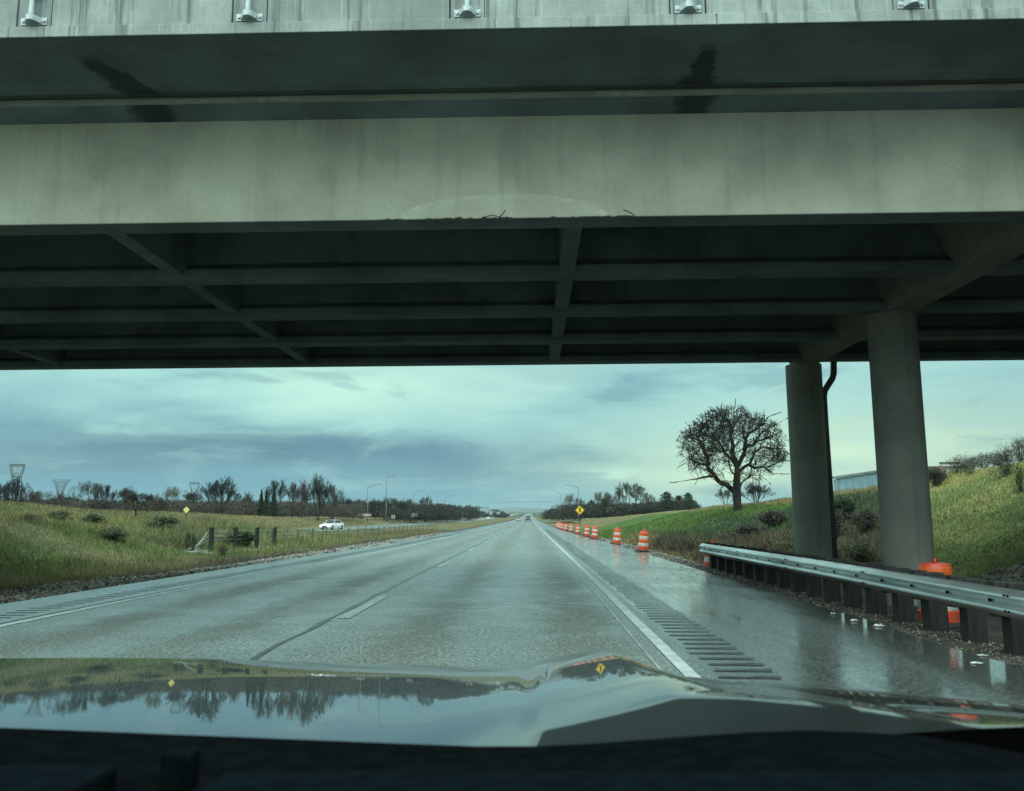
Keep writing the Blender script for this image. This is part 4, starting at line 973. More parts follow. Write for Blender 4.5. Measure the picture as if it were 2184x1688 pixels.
T = [  # key, x, ytop, width, Y, label
 ('bare_fan', 28, 1018, 50, 150, 'tall thin bare tree at the far left edge, below the first pylon'),
 ('bare_open', 2, 1032, 34, 150, 'bare tree cut off by the left edge of the picture'),
 ('bare_red', 62, 1046, 36, 185, 'low reddish tree just right of the tall thin one at far left'),
 ('bare_broad', 88, 1050, 44, 190, 'low rounded bare tree left of the T-shaped pylon'),
 ('bare_red', 122, 1052, 44, 195, 'low brown tree standing in front of the T-shaped pylon'),
 ('bare_broad_b', 148, 1056, 34, 200, 'lowest dark tree left of the two tallest rounded ones'),
 ('bare_broad', 180, 1032, 56, 205, 'big rounded bare tree, left one of the tall pair near the left'),
 ('bare_fan_b', 216, 1035, 44, 210, 'upswept bare tree, right one of the tall pair near the left'),
 ('bare_broad_b', 262, 1040, 50, 215, 'rounded dark tree rising behind the lone field tree'),
 ('bare_broad', 322, 1056, 40, 215, 'low tree just right of the lone field tree'),
 ('bare_tan', 362, 1042, 30, 220, 'pale upright tree left of the middle pylon'),
 ('bare_red', 340, 1062, 30, 205, 'low brown tree between the lone field tree and the pale upright tree'),
 ('bare_broad_b', 410, 1049, 46, 215, 'rounded dark tree right below the middle pylon'),
 ('bare_fan', 472, 1020, 84, 180, 'large vase-shaped bare tree right of the pale yellow diamond sign'),
 ('bare_red', 524, 1052, 40, 215, 'reddish brown tree between the large vase-shaped tree and the firs'),
 ('fir', 556, 1048, 22, 190, 'dark fir tree, left one of the fir group'),
 ('fir', 567, 1044, 18, 196, 'dark fir tree in the middle of the fir group'),
 ('fir', 583, 1044, 24, 192, 'dark fir tree, tallest on the right of the fir group'),
 ('bare_fan_b', 588, 1026, 44, 230, 'thin bare tree rising behind the firs'),
 ('bare_fan_b', 621, 1031, 32, 215, 'narrow bare tree directly right of the firs'),
 ('bare_red', 643, 1028, 42, 205, 'russet bare tree between the narrow one and the tallest one'),
 ('bare_fan', 677, 1014, 56, 200, 'tallest bare tree left of the lamp posts'),
 ('bare_open', 708, 1034, 52, 200, 'leaning bare tree at the right side of the tallest one'),
 ('bare_broad_b', 738, 1062, 46, 250, 'rounded dark tree just left of the first lamp post'),
 ('bare_broad', 771, 1066, 40, 270, 'rounded dark tree behind the first lamp post'),
 ('bare_broad_b', 800, 1064, 36, 280, 'dark tree between the first and the tallest lamp posts'),
 ('bare_broad', 826, 1063, 40, 290, 'dark rounded tree behind the tallest lamp post'),
 ('bare_broad_b', 852, 1065, 38, 300, 'dark tree between the tallest and third lamp posts'),
 ('bare_open', 876, 1063, 34, 310, 'open bare tree at the third lamp post'),
 ('bare_open', 908, 1058, 34, 330, 'wispy tree standing above the wood right of the third lamp post'),
 ('bare_broad', 930, 1074, 34, 340, 'low dark tree right of the wispy one'),
 ('bare_broad_b', 955, 1075, 34, 390, 'dark tree behind the farthest left lamp post'),
 ('bare_broad', 980, 1078, 30, 480, 'low tree just left above the oncoming lorry'),
 ('bare_open', 1000, 1075, 26, 520, 'taller bare tree above the oncoming lorry'),
 ('bare_open', 1019, 1078, 22, 760, 'small bare tree left above the overhead sign'),
 ('bare_broad', 1052, 1086, 22, 900, 'distant tree between the overhead sign and the far signs'),
 ('bare_broad_b', 1070, 1089, 18, 1000, 'distant tree, last of the wood before the vanishing point')]
for (k_, x, yt, w_, Y, lab) in T: plant(k_, 'fir_tree' if k_ == 'fir' else 'bare_tree', lab, x, yt-.10*(1088-yt), w_, Y, GL if k_ != 'fir' else 'firs in the left tree line')
plant('bare_broad_b', 'bare_tree', 'lone dark tree with a visible trunk standing forward in the left field', 289, 1047, 66, 86, None, ybase=1102)
T2 = [('bare_tan', 1214, 1053, 20, 330, 'pale upright tree left of the nearer right lamp post'),
 ('bare_broad_b', 1176, 1082, 30, 420, 'low dark tree at the left end of the right-hand wood'),
 ('bare_broad', 1196, 1074, 34, 380, 'dark tree directly behind the farther right lamp post'),
 ('bare_open', 1236, 1058, 28, 320, 'pale bare tree behind the yellow arrow sign'),
 ('pine', 1262, 1066, 22, 290, 'dark green cedar just right of the arrow sign'),
 ('bare_tan', 1278, 1048, 22, 300, 'pale narrow tree left of the large round bare tree'),
 ('bare_open', 1300, 1046, 34, 280, 'brownish bare tree adjoining the large round one'),
 ('pine', 1290, 1062, 24, 262, 'dark evergreen in front of the brownish bare tree'),
 ('bare_open', 1345, 1023, 74, 230, 'large round-crowned bare tree right of the arrow sign'),
 ('bare_tan', 1387, 1053, 22, 240, 'narrow pale tree between the large round tree and the pines'),
 ('pine', 1423, 1048, 32, 190, 'dark pine, left one of the pair on the hill crest'),
 ('bare_open', 1448, 1054, 30, 195, 'bare tree between the two hilltop pines'),
 ('pine', 1469, 1050, 26, 185, 'dark pine, right one of the pair on the hill crest'),
 ('bare_fan', 1612, 1026, 60, 100, 'fan-shaped bare tree just right behind the big lone tree'),
 ('bare_fan_b', 1548, 1042, 36, 105, 'small bare tree just left behind the big lone tree')]
for (k_, x, yt, w_, Y, lab) in T2: plant(k_, 'pine_tree' if k_ == 'pine' else 'bare_tree', lab, x, yt, w_, Y, GRt)
# bushes one can tell apart
B = [('bush_green', 523, 1136, 66, 45, 'dark rounded bush behind the thick posts of the cable barrier', .95),
 ('bush_bare', 470, 1146, 60, 44, 'low dark brush behind the first barrier posts', .8),
 ('bush_brown', 437, 1105, 50, 75, 'brown bush on the left field below the pale yellow sign', 0),
 ('bush_brown', 478, 1112, 36, 76, 'smaller brown bush right of the one below the yellow sign', 0),
 ('bush_tan', 477, 1160, 20, 37, 'straw-coloured grass tuft at the foot of the first barrier posts', 0),
 ('bush_sage', 126, 1090, 52, 36, 'grey-green bush on the field crest near the left edge', 0),
 ('bush_sage', 199, 1096, 40, 38, 'small sage bush on the crest left of the lone field tree', 0),
 ('bush_sage', 348, 1102, 62, 42, 'broad sage bush on the field right of the lone tree', 0),
 ('bush_sage', 243, 1126, 52, 34, 'dark sage bush in the middle of the left field', 0),
 ('bush_sage', 402, 1136, 12, 38, 'tiny round bush left of the cable anchor, left one', 0),
 ('bush_sage', 415, 1140, 12, 38, 'tiny round bush left of the cable anchor, right one', 0),
 ('bush_bare', 60, 1094, 50, 33, 'tangled dark bush on the field at the left edge', 0)]
for (k_, x, yt, w_, Y, lab, sk) in B: plant(k_, 'bush', lab, x, yt, w_, Y, None, 'bush')
def plant_hit(key, name, label, x, ybase, hpx, wpx, cat='bush', group=None):
    h_ = hit(x, ybase)
    if h_ is None: h_ = at_y(x, ybase, 45)
    Y = h_.y; s_ = Y/1800
    r = dup(PROTO[key], loc=(h_.x, Y, h_.z-.03), rz=rnd.uniform(0, 6.28), scale=(wpx*s_, wpx*s_, hpx*s_)); r.name = name; return tag(r, label, cat, group)
C_ = [('bush_bare', 2048, 1013, 44, 62, 'leafless shrub on the skyline, first right of the near column'),
 ('bush_bare', 2074, 1006, 36, 56, 'leafless shrub on the skyline, second right of the near column'),
 ('bush_bare', 2098, 998, 34, 54, 'leafless shrub on the skyline, third right of the near column'),
 ('bush_bare', 2124, 992, 32, 52, 'leafless shrub on the skyline left of the large one'),
 ('bush_bare', 2150, 1016, 68, 66, 'large leafless shrub on the right slope, tallest there'),
 ('bush_bare', 2178, 985, 56, 60, 'tall leafless shrub at the right edge skyline'),
 ('bush_bare', 2070, 1018, 20, 24, 'small leafless shrub on the slope below the skyline shrubs'),
 ('bush_brown', 1998, 1040, 42, 44, 'brown shrub at the right side of the near column, below the wall'),
 ('bush_bare', 2178, 1050, 55, 30, 'leafless shrub at the right edge halfway up the slope'),
 ('bush_green', 1806, 1112, 46, 60, 'dark evergreen bush between the two bridge columns'),
 ('bush_green', 1795, 1090, 24, 40, 'smaller evergreen bush just above the dark one between the columns'),
 ('bush_brown', 1846, 1140, 50, 60, 'brown bush touching the left side of the near column'),
 ('bush_sage', 1835, 1205, 44, 60, 'pale green bush at the foot of the near column'),
 ('bush_sage', 1672, 1178, 22, 50, 'green bush at the left foot of the far column'),
 ('bush_brown', 1600, 1152, 34, 70, 'grey-brown bush behind the far part of the guardrail'),
 ('bush_brown', 1650, 1125, 36, 70, 'grey-brown bush on the bank left of the far column'),
 ('bush_brown', 1560, 1165, 28, 60, 'low brown bush just behind the guardrail end'),
 ('bush_brown', 1420, 1176, 34, 60, 'brown brush beside the nearest open drum'),
 ('bush_brown', 1372, 1150, 16, 44, 'low brown brush behind the nearest open drum'),
 ('bush_brown', 1455, 1178, 30, 44, 'brown brush left of the guardrail end'),
 ('bush_brown', 1448, 1066, 10, 14, 'small dark bush high on the hill by the pale path'),
 ('bush_brown', 1778, 1150, 60, 50, 'grey-brown bush at the right side of the far column')]
for a_ in C_: plant_hit(a_[0], 'bush', a_[5], *a_[1:5])

# the big lone tree: main limbs follow the real one
def hero():
    hb = hit(1560+14, 1093); sc_ = .93815/4.019*hb.y/1800; R_ = random.Random(5); rg = np.random.default_rng(5)
    r = thing('lone_tree', 'big spreading bare tree with clinging dark leaves alone on the green hillside', 'tree', (hb.x, hb.y, hb.z-.1))
    limbs = [
     ([(760, 960), (690, 890), (600, 820), (540, 750), (545, 640), (510, 560), (480, 490), (490, 400), (540, 330), (600, 270)], 40, .5),
     ([(545, 700), (470, 710), (400, 690), (350, 660), (300, 700)], 22, -.4), ([(600, 820), (500, 818), (410, 835), (300, 850)], 20, .8),
     ([(470, 500), (400, 470), (330, 480), (290, 520)], 14, -.5), ([(500, 540), (430, 430), (370, 380), (320, 420)], 14, .6),
     ([(790, 740), (750, 640), (750, 520), (740, 400), (720, 330), (650, 280), (600, 240)], 38, -.3), ([(745, 410), (800, 330), (840, 280), (870, 220)], 18, .4), ([(735, 380), (760, 300), (740, 220)], 14, -.6),
     ([(775, 710), (700, 600), (680, 520), (640, 460), (600, 440), (560, 360)], 22, .9), ([(785, 700), (690, 640), (620, 620), (570, 580)], 16, -1.0),
     ([(800, 720), (850, 600), (860, 470), (930, 410), (1000, 350), (1060, 290)], 34, -.7), ([(855, 570), (950, 530), (1050, 480), (1150, 440), (1210, 420)], 24, .5),
     ([(865, 480), (880, 380), (930, 300), (960, 240)], 16, .8), ([(940, 540), (1000, 430), (1080, 380), (1160, 330)], 16, -.9),
     ([(810, 770), (900, 710), (960, 740), (1060, 735), (1130, 780), (1210, 790)], 26, .4), ([(900, 712), (940, 600), (990, 560), (1090, 580), (1170, 610)], 20, -.6),
     ([(810, 910), (870, 850), (950, 800), (1050, 800), (1140, 870)], 14, .7), ([(1060, 735), (1130, 700), (1190, 690)], 12, -.5),
     ([(780, 850), (700, 780), (650, 700), (640, 620)], 16, -1.2), ([(790, 800), (840, 700), (830, 600), (800, 520)], 16, 1.2), ([(770, 880), (720, 860), (660, 900), (600, 910)], 9, -.8)]
    tr = MB(); w3 = lambda px, py, dep: Vector(((px-780)*sc_, dep, (1150-py)*sc_))
    tr.tube([w3(780, 1175, 0), w3(781, 1120, 0), w3(777, 1040, 0), w3(776, 950, 0), w3(782, 860, 0), w3(790, 740, 0)], [46*sc_, 40*sc_, 36*sc_, 38*sc_, 32*sc_, 24*sc_], 14)
    tr.build('trunk', M['bark'], r, smooth=True)
    segs = []; tips = []; cr = []
    def env(p):
        x = p.x/sc_+780; z = 1150-p.z/sc_; return ((x-750)/490)**2+((z-570)/(400 if z < 570 else 360))**2+(p.y/(440*sc_))**2 < 1
    for (pts, w_, ds) in limbs:
        n_ = len(pts); P3 = []
        for i, (px, py) in enumerate(pts): P3.append(w3(px, py, ds*sc_*330*(i/(n_-1))**.9))
        # refine with small kinks
        Q = [P3[0]]
        for a, b_ in zip(P3[:-1], P3[1:]):
            mid = a.lerp(b_, .5)+Vector((R_.gauss(0, 6), R_.gauss(0, 14), R_.gauss(0, 6)))*sc_; Q += [mid, b_]
        m_ = len(Q)
        for i in range(m_-1):
            ra = w_*.62*sc_*(1-.88*i/(m_-1)); rb_ = w_*.62*sc_*(1-.88*(i+1)/(m_-1)); segs.append((*Q[i], *Q[i+1], ra, rb_))
            if i >= 2:
                for c_i in range(4 if i > 4 else 3):
                    dd = (Q[i+1]-Q[i]).normalized(); dd = rot_to(dd, R_.uniform(.5, 1.25), R_.uniform(0, 2*PI)); dd = (dd+Vector((0, 0, .12))).normalized()
                    start = Q[i].lerp(Q[i+1], R_.random())
                    if env(start+dd*60*sc_): grow(segs, tips, start, dd, R_.uniform(75, 140)*sc_, 4.0*sc_, 3, R_, .62, .0, .26, 2, env, .76)
        grow(segs, tips, Q[-1], (Q[-1]-Q[-2]).normalized(), 90*sc_, 5*sc_, 3, R_, .5, -.02, .18, 3, env)
    S_ = np.array(segs); S_[:, 6:] = np.maximum(S_[:, 6:], 1.25*sc_)
    big = S_[:, 6] > 5.5*sc_
    li = segs_mesh('limbs', S_[big], M['bark'], r, 8)
    cr_ = segs_mesh('crown', S_[~big], M['bark'], r, 3)
    tp = np.array(tips); up_ = (tp[:, 2] > (1150-690)*sc_)
    tp = tp[up_]; rad_ = ((tp[:, 0]/(480*sc_))**2+((tp[:, 2]-590*sc_)/(390*sc_))**2)**.5; tp = tp[rad_ > .40+rg.uniform(0, .4, len(tp))]; cen_ = tp[rg.integers(0, len(tp), 520)]; c_ = cen_[rg.integers(0, 520, 12000)]+rg.normal(0, 11*sc_, (12000, 3)); leaves_mesh('leaves', c_, 7*sc_, M['pod'], cr_, rg, 1.2)
hero()

# woods and ground cover nobody could count
def mass(name, label, boxes, mats, seed, leaf):
    rg = np.random.default_rng(seed); Vv = []; 
    for (x0, x1, yt0, yt1, Ya, Yb, cnt) in boxes:
        for i in range(cnt):
            t_ = rg.uniform(); x = x0+(x1-x0)*t_; Y = Ya+(Yb-Ya)*rg.uniform(); b = at_y(x, 1100, Y); zg = float(g(b.x, Y)); top = at_y(x, yt0+(yt1-yt0)*t_+rg.uniform(-2, 7), Y).z-zg
            if top < .6: continue
            m_ = 420; w_ = top*rg.uniform(.5, .9)
            a = rg.uniform(0, 2*PI, m_); ct = rg.uniform(-.6, 1, m_); rr = rg.uniform(.2, 1, m_)**.4; sn = np.sqrt(np.clip(1-ct*ct, 0, 1))
            Vv.append(np.stack([b.x+w_*rr*sn*np.cos(a), Y+w_*rr*sn*np.sin(a), zg+top*.45+top*.55*rr*ct], 1))
    Pn = np.concatenate(Vv); return tag(leaves_mesh(name, Pn, leaf, mats, None, rg, 2.0), kind='stuff')
mass('woodland', '', [(-20, 160, 1062, 1063, 190, 230, 65), (160, 420, 1064, 1066, 205, 250, 90), (420, 560, 1066, 1067, 210, 260, 60), (560, 760, 1067, 1071, 220, 300, 90)], M['twig_brown'], 31, .26)
mass('woodland', '', [(740, 960, 1070, 1076, 270, 400, 110), (940, 1010, 1080, 1082, 420, 560, 40), (1005, 1085, 1088, 1096, 700, 1200, 45)], M['twig_dark'], 32, .42)
mass('woodland', '', [(1165, 1215, 1090, 1078, 380, 480, 40), (1205, 1330, 1076, 1072, 270, 340, 70), (1310, 1480, 1076, 1066, 200, 260, 70)], M['twig_dark'], 33, .32)

# grass and low ground cover as blades
def blades(name, n_, xr, yr, ymin, seed, hgt, wid, keep, jitter=.25, thin=1.0):
    rg = np.random.default_rng(seed)
    az_ = rg.uniform(xr[0], xr[1], n_*3); Y = np.exp(rg.uniform(math.log(yr[0]), math.log(yr[1]), n_*3)); X = az_*Y
    k_ = keep(X, Y); X = X[k_][:n_]; Y = Y[k_][:n_]; Z = g(X, Y)
    cc = zone(X, Y); lum = cc.mean(1); n2_ = len(X)
    sc_ = np.clip(Y/28, .7, 3.2)
    clump = vnoise(X, Y, 1.1, 12)*.6+vnoise(X, Y, 4, 13)*.6
    h_ = hgt*(.35+1.1*clump)*rg.uniform(.5, 1.3, n2_)*np.clip(sc_, .8, 1.7); w_ = wid*sc_*rg.uniform(.6, 1.4, n2_)
    a = rg.uniform(0, 2*PI, n2_); lx = rg.normal(0, .45, n2_)*h_; ly = rg.normal(0, .45, n2_)*h_
    V_ = np.stack([np.stack([X-np.cos(a)*w_, Y-np.sin(a)*w_, Z-.03], 1), np.stack([X+np.cos(a)*w_, Y+np.sin(a)*w_, Z-.03], 1), np.stack([X+lx, Y+ly, Z+h_], 1)], 1).reshape(-1, 3)
    tint = rg.uniform(.6, 1.5, (n2_, 1))*(1+.25*(vnoise(X, Y, 2.5, 14)-.5))[:, None]
    dry = (rg.uniform(0, 1, n2_) < .10+.25*vnoise(X, Y, 3, 15))[:, None]
    col = np.where(dry, cc*.5+np.array([[.11, .095, .045]]), cc)*tint
    return tag(tris_object(name, V_, np.arange(n2_*3).reshape(-1, 3), M['grass'], colors=np.repeat(col, 3, 0)), kind='stuff')
def keepL(X, Y):
    xe = xl(Y)-1.9; nz = vnoise(X, Y, 1.2, 5)
    return (X < xe-1.7-1.6*nz-1.2*ss((34-Y)/12)) & (X > OPI+.6)
blades('grass', 110000, (-.66, -.06), (15, 120), 0, 41, .11, .012, keepL)
def keepR(X, Y): return (X > 5.9+vnoise(X, Y, 1.5, 6)) & (X < 27) & ((Y > 23.5) | ((X > 7.5) & (Y > 17.5) & (X < 10.2+(Y-17)*.9)))
def keepW(X, Y): return keepL(X, Y) & (vnoise(X, Y, 2.6, 31)*.6+vnoise(X, Y, .9, 32)*.5 > .58)
blades('weeds', 26000, (-.66, -.10), (16, 60), 0, 45, .34, .010, keepW)
def keepS(X, Y): return (X > 6.6) & (X < 8.2+4.8*vnoise(X, Y, 2.2, 21)) & (Y > 25.5) & (vnoise(X, Y, 1.1, 22)*.5+vnoise(X, Y, 3, 23)*.7 > .45) & (X/np.maximum(Y, 1) < .44)
blades('scrub', 60000, (.12, .44), (25, 62), 0, 44, .34, .014, keepS)
blades('grass', 120000, (.07, .66), (17, 110), 0, 42, .11, .013, keepR)
def keepO(X, Y): return (X < -42) & (X > -95)
blades('grass', 40000, (-.66, -.18), (75, 230), 0, 43, .10, .02, keepO)
# loose stones along both verges
def stones(name, n_, fx, yr, seed, s0, s1):
    rg = np.random.default_rng(seed); Y = np.exp(rg.uniform(math.log(yr[0]), math.log(yr[1]), n_)); X = fx(Y, rg.uniform(0, 1, n_)); Z = g(X, Y)
    s_ = rg.uniform(s0, s1, n_)*np.clip(Y/18, .7, 2.5); V_ = []
    dirs = np.array([(1, 0, 0), (-1, 0, 0), (0, 1, 0), (0, -1, 0), (0, 0, .7), (0, 0, -.5)])
    V_ = np.stack([X, Y, Z+s_*.2], 1)[:, None, :]+dirs[None]*s_[:, None, None]*rg.uniform(.5, 1.3, (n_, 6, 1))+rg.normal(0, .15, (n_, 6, 3))*s_[:, None, None]
    Fq = np.array([(0, 2, 4), (2, 1, 4), (1, 3, 4), (3, 0, 4), (2, 0, 5), (1, 2, 5), (3, 1, 5), (0, 3, 5)])
    F_ = (np.arange(n_)[:, None, None]*6+Fq[None]).reshape(-1, 3)
    col = np.array([[.10, .095, .085]])*rg.uniform(.3, 2.6, (n_, 1))**1.2
    return tag(tris_object(name, V_.reshape(-1, 3), F_, M['grass'], colors=np.repeat(col, 6, 0)), kind='stuff')
stones('gravel', 14000, lambda Y, u: xl(Y)-1.9-u**1.3*(2.6+1.4*ss((34-Y)/12)), (12, 90), 51, .018, .05)
stones('gravel', 7000, lambda Y, u: XR-.05+u*1.3, (7, 60), 52, .008, .03)
stones('gravel', 3500, lambda Y, u: 9.8+u*2.5, (14, 20), 53, .03, .08)
rg = np.random.default_rng(54); n_ = 900   # leaf litter and specks scattered on the wet shoulder
Y = np.exp(rg.uniform(math.log(7), math.log(60), n_)); X = 2.5+(XR-2.5)*rg.uniform(0, 1, n_)**.6
V_ = np.stack([X, Y, roadz(X, Y)+.008], 1)[:, None, :]+rg.normal(0, 1, (n_, 3, 3))*np.array([1, 1.4, .25])*(.010*np.clip(Y/12, .8, 3))[:, None, None]
tag(tris_object('fallen_leaves', V_.reshape(-1, 3), np.arange(n_*3).reshape(-1, 3), M['pod']), kind='stuff')
M['litter'] = noisy('white_litter', (.62, .64, .62), (.28, .30, .28), 12, .6)
for (x, y, s_, lab) in ((1777, 1318, .075, 'farthest of three crumpled white scraps in the shoulder puddle'), (1823, 1334, .10, 'middle one of three crumpled white scraps in the shoulder puddle'), (1876, 1346, .12, 'nearest of three crumpled white scraps in the shoulder puddle'), (2095, 1410, .10, 'flattened pale scrap on the shoulder below the guardrail at right'), (2082, 1428, .11, 'second flattened pale scrap, nearest the camera at right')):
    h_ = hit(x, y); s_ *= .62; R_ = random.Random(x); mb = MB(); n_ = 14
    mb.v.append((.1*s_, .1*s_, .22*s_))
    for ring_ in (1, 2):
        for j in range(n_): a = 2*PI*j/n_; q = s_*ring_/2*R_.uniform(.7, 1.25); mb.v.append((q*math.cos(a), q*.8*math.sin(a), (.5*s_*R_.random()**2 if ring_ == 1 else .004)*(1 if y < 1400 else .3)))
    for j in range(n_): mb.f.append((0, 1+j, 1+(j+1) % n_)); mb.f.append((1+j, 1+n_+j, 1+n_+(j+1) % n_, 1+(j+1) % n_)); mb.mi += [0, 0]
    o = mb.build('litter', M['litter']); o.location = (h_.x, h_.y, float(roadz(h_.x, h_.y))+.006); tag(o, lab, 'litter')

# ------------------------------------------------------------------ shed and walls on the hilltop
M['blue_metal'] = noisy('pale_blue_sheet_metal', (.30, .45, .52), (.18, .28, .34), 1.5, .6, .2, stretch=(6, 6, .3))
def shed():
    Y = 95; a = at_y(1783, 1036, Y); b_ = at_y(1868, 1034, Y); tl = at_y(1783, 1021, Y); tr_ = at_y(1868, 1008, Y)
    r = thing('shed', 'pale blue corrugated metal shed on the hilltop between the bridge columns', 'shed', (a.x, Y, a.z-1.5))
    W_ = b_.x-a.x+1.0; h0 = tl.z-a.z+1.5; h1 = tr_.z-a.z+1.5; n_ = 110; mb = MB()
    for i in range(n_):
        x0 = W_*i/n_; x1 = W_*(i+1)/n_; z0 = h0+(h1-h0)*min(1, x0/(b_.x-a.x)); z1 = h0+(h1-h0)*min(1, x1/(b_.x-a.x)); y0 = 0 if i % 2 else .06; y1 = .06 if i % 2 else 0
        mb.poly([(x0, y0, 0), (x1, y1, 0), (x1, y1, z1), (x0, y0, z0)])
    mb.build('wall', M['blue_metal'], r); mb = MB(); mb.box(.1, W_, .1, 1.0, 0, h0-.1); mb.build('back_wall', M['blue_metal'], r)
    mb = MB(); mb.prism([(-.15, h0), (b_.x-a.x, h1), (W_, h1), (W_, h1+.22), (b_.x-a.x, h1+.22), (-.15, h0+.22)], 'y', -.2, 1.1); mb.build('roof', noisy('dark_roof_edge', (.09, .12, .13), (.14, .18, .19), 2, .6), r)
shed()
def wallbox(name, label, cat, x0, x1, yt, yb, Y, mat, dep=.3, parts=None):
    a = at_y(x0, yb, Y); b_ = at_y(x1, yt, Y); r = thing(name, label, cat, (a.x, Y, a.z)); mb = MB(); mb.box(0, b_.x-a.x, 0, dep, -.5, b_.z-a.z); mb.build('panel', mat, r); 
    mb = MB(); mb.box(-.05, b_.x-a.x+.05, -.05, dep+.05, b_.z-a.z, b_.z-a.z+.12); mb.build('coping', M['weathered'], r); return r
wallbox('garden_wall', 'low grey wall on the skyline right of the near column', 'wall', 1960, 2062, 998, 1006, 62, M['pad'])
wallbox('screen_fence', 'pale translucent panel fence standing above the grey wall on the skyline', 'fence', 2010, 2046, 989, 999, 64, noisy('pale_panel', (.45, .48, .50), (.34, .37, .40), 5, .6, stretch=(8, 1, 1)))
h_ = at_y(2004, 1000, 61); mb = MB(); mb.tube([(0, 0, -.8), (0, 0, .22)], .06, 10); o = mb.build('marker_post', M['orange']); o.location = h_; tag(o, 'small orange marker post at the grey wall on the skyline', 'post')
wallbox('house', 'pale low house roof showing through the trees beyond the right hillside', 'house', 1292, 1318, 1082, 1090, 270, noisy('pale_roof', (.30, .36, .36), (.22, .27, .27), 1, .7), 6)
wallbox('shelter', 'low pale shelter on the brown mound left of the first lamp post', 'shelter', 764, 788, 1096.0, 1097.6, 235, noisy('pale_shelter', (.45, .43, .35), (.35, .34, .28), 1, .7), 3)

# ------------------------------------------------------------------ pylons and lines far left
def strut(mb, a, b_, r=.28): mb.tube([a, b_], r, 4, caps=False)
def pylon(kind, x, ytop, yhead, wtop, Y, label):
    s_ = Y/1800; b = at_y(x, 1100, Y); zg = float(g(b.x, Y)); top = at_y(x, ytop, Y).z-zg; hd = at_y(x, yhead, Y).z-zg; hw = wtop*s_/2
    r = thing('pylon', label, 'pylon', (b.x, Y, zg), group='lattice power pylons on the left horizon'); mb = MB(); k = .9
    if kind == 'cup':
        for yy in (-1.2, 1.2):
            strut(mb, (-hw, yy, top), (hw, yy, top)); strut(mb, (-hw*.95, yy, top-1.6), (hw*.95, yy, top-1.6))
            L_ = [(-hw, top), (-hw*1.0, top-.25*(top-hd)), (-hw*.75, hd+.25*(top-hd)), (-hw*.6, hd)]
            for sx in (1, -1):
                for (a, c_) in zip(L_[:-1], L_[1:]): strut(mb, (a[0]*sx, yy, a[1]), (c_[0]*sx, yy, c_[1])); strut(mb, (a[0]*sx*.86, yy, a[1]-1), (c_[0]*sx*.84, yy, c_[1]-.5), .2)
            strut(mb, (-hw*.6, yy, hd+.1*(top-hd)), (0, yy, hd+.35*(top-hd)), .2); strut(mb, (hw*.6, yy, hd+.1*(top-hd)), (0, yy, hd+.35*(top-hd)), .2)
            n2_ = 10
            for i in range(n2_): x0 = -hw+2*hw*i/n2_; strut(mb, (x0, yy, top), (x0+hw/n2_, yy, top-1.6), .15); strut(mb, (x0+hw/n2_, yy, top-1.6), (x0+2*hw/n2_, yy, top), .15)
            strut(mb, (-hw*.62, yy, hd), (hw*.62, yy, hd))
        strut(mb, (0, 0, top-1.6), (0, 0, hd+.45*(top-hd)), .2); base_w = hw*.6
    else:
        for yy in (-1, 1):
            strut(mb, (-hw, yy, top), (hw, yy, top)); strut(mb, (-hw*.9, yy, top-2), (hw*.9, yy, top-2), .2)
            for sx in (1, -1): strut(mb, (sx*hw*.55, yy, top-2), (sx*hw*.2, yy, hd)); strut(mb, (sx*hw*.75, yy, top), (sx*hw*.28, yy, hd), .2)
            for i in range(6):
                t0 = i/6; t1 = (i+1)/6; x0 = hw*(.6-.38*t0); x1 = hw*(.6-.38*t1); z0 = top-2+(hd-top)*t0; z1 = top-2+(hd-top)*t1; strut(mb, (-x0, yy, z0), (x1, yy, z1), .14); strut(mb, (x0, yy, z0), (-x1, yy, z1), .14)
        base_w = hw*.3
    mb.build('head', M['weathered'], r); mb = MB()
    for sx in (-1, 1):
        for sy in (-1, 1): strut(mb, (sx*base_w, sy*1.2, hd), (sx*base_w*1.3, sy*base_w, 0), .3)
    for i in range(7):
        t0 = i/7; t1 = (i+1)/7; z0 = hd*(1-t0); z1 = hd*(1-t1); strut(mb, (-base_w*1.1, -2, z0), (base_w*1.1, -2, z1), .18); strut(mb, (base_w*1.1, -2, z0), (-base_w*1.1, -2, z1), .18)
    mb.build('legs', M['weathered'], r); return r
pylon('cup', 29, 991, 1017, 30, 800, 'cup-headed lattice pylon nearest the left edge, largest of three')
pylon('tee', 125, 1024, 1052, 42, 950, 'T-shaped lattice pylon, second from the left edge')
pylon('cup', 412, 1030, 1048, 20, 1250, 'small cup-headed pylon between the pale tree and the vase-shaped tree')
def wire(pts, label, Ys, r_=.07):
    P3 = [at_y(x, y, Y) for (x, y), Y in zip(pts, Ys)]; Q = []
    for a, b_ in zip(P3[:-1], P3[1:]):
        for i in range(10): t_ = i/10; q = a.lerp(b_, t_); q.z -= 4*t_*(1-t_)*(b_-a).length*.012; Q.append(q)
    Q.append(P3[-1]); mb = MB(); mb.tube(Q, r_, 4); tag(mb.build('power_line', M['weathered']), label, 'power line')
wire([(-60, 1000), (29, 1010), (125, 1036)], 'thin power line sagging between the two leftmost pylons', [780, 800, 950])
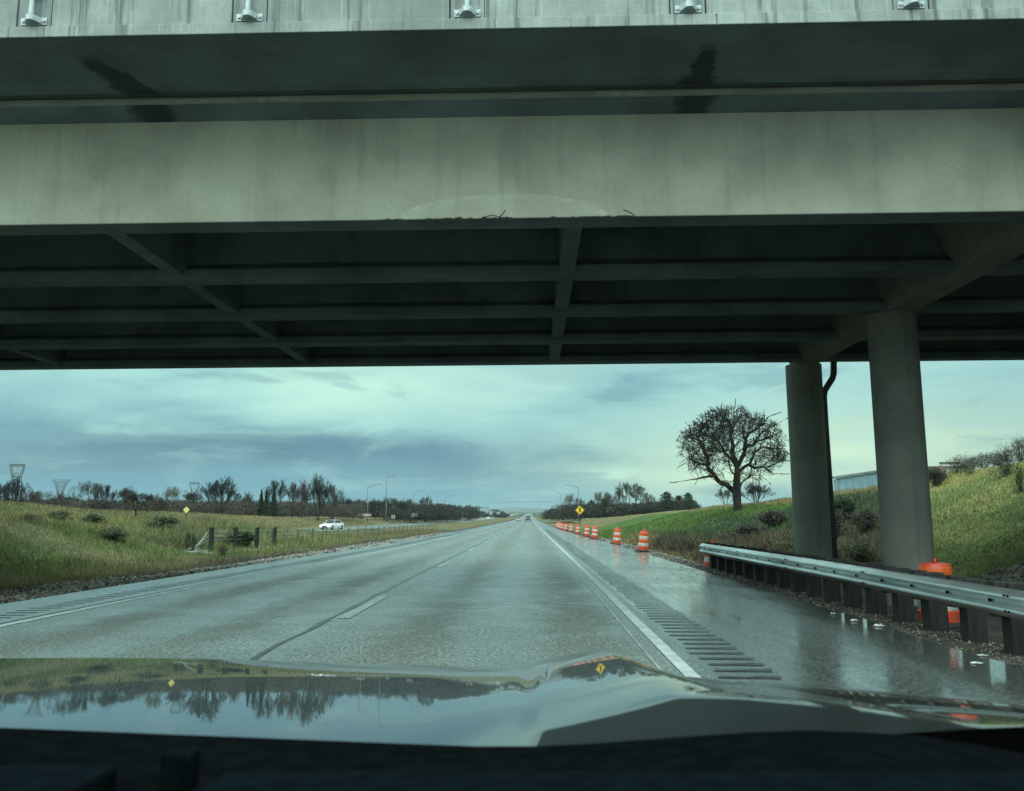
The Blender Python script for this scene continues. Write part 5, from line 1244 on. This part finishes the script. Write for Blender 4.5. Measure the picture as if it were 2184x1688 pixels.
wire([(930, 1068), (1110, 1070.5), (1200, 1069)], 'thin power line crossing high above the distant road', [500, 520, 520], .05)

# ------------------------------------------------------------------ hills behind the vanishing point
def hills(name, Y, x0, x1, ys, col, seed):
    rg = np.random.default_rng(seed); n_ = 160; mb = MB(); top = []
    for i in range(n_+1):
        x = x0+(x1-x0)*i/n_; yv = np.interp(x, [q[0] for q in ys], [q[1] for q in ys])+1.2*(vnoise(np.array([x]), np.array([0.]), 22, seed)[0]-.5)+.6*(vnoise(np.array([x]), np.array([5.]), 7, seed)[0]-.5)
        p_ = at_y(x, yv, Y); top.append(p_)
    for i in range(n_+1):
        p_ = top[i]; mb.v += [(p_.x*.93, Y*.86, -5), (p_.x*.97, Y*.94, max(p_.z*.55, 0)), (p_.x, Y, p_.z), (p_.x*1.1, Y*1.15, -5)]
    for i in range(n_):
        for j in range(3): k = i*4+j; mb.f.append((k, k+4, k+5, k+1)); mb.mi.append(0)
    return tag(mb.build(name, noisy(name+'_cover', col, tuple(c*.7 for c in col), .002, .95), smooth=True), kind='structure')
hills('hills', 4600, -3200, 3600, [(-3200, 1099), (700, 1099), (1000, 1091), (1100, 1083), (1180, 1086), (1280, 1090), (1500, 1097), (3600, 1098)], (.09, .11, .10), 3)
hills('hills', 3000, -2400, 3000, [(-2400, 1101), (900, 1099), (1040, 1093), (1130, 1092), (1220, 1094), (1400, 1099), (3000, 1101)], (.05, .07, .055), 4)
for k_ in list(PROTO): kill(PROTO[k_])

# ------------------------------------------------------------------ damp air
mb = MB(); mb.box(-3900, 3900, -600, 5800, -9, 78)
hz = bpy.data.materials.new('haze'); hz.use_nodes = True; nt = hz.node_tree; nt.nodes.clear()
o_ = nt.nodes.new('ShaderNodeOutputMaterial'); v_ = nt.nodes.new('ShaderNodeVolumePrincipled'); v_.inputs['Density'].default_value = .00010; v_.inputs['Color'].default_value = (.72, .90, .97, 1); v_.inputs['Anisotropy'].default_value = .2
nt.links.new(v_.outputs[0], o_.inputs['Volume']); tag(mb.build('haze', hz), kind='stuff')
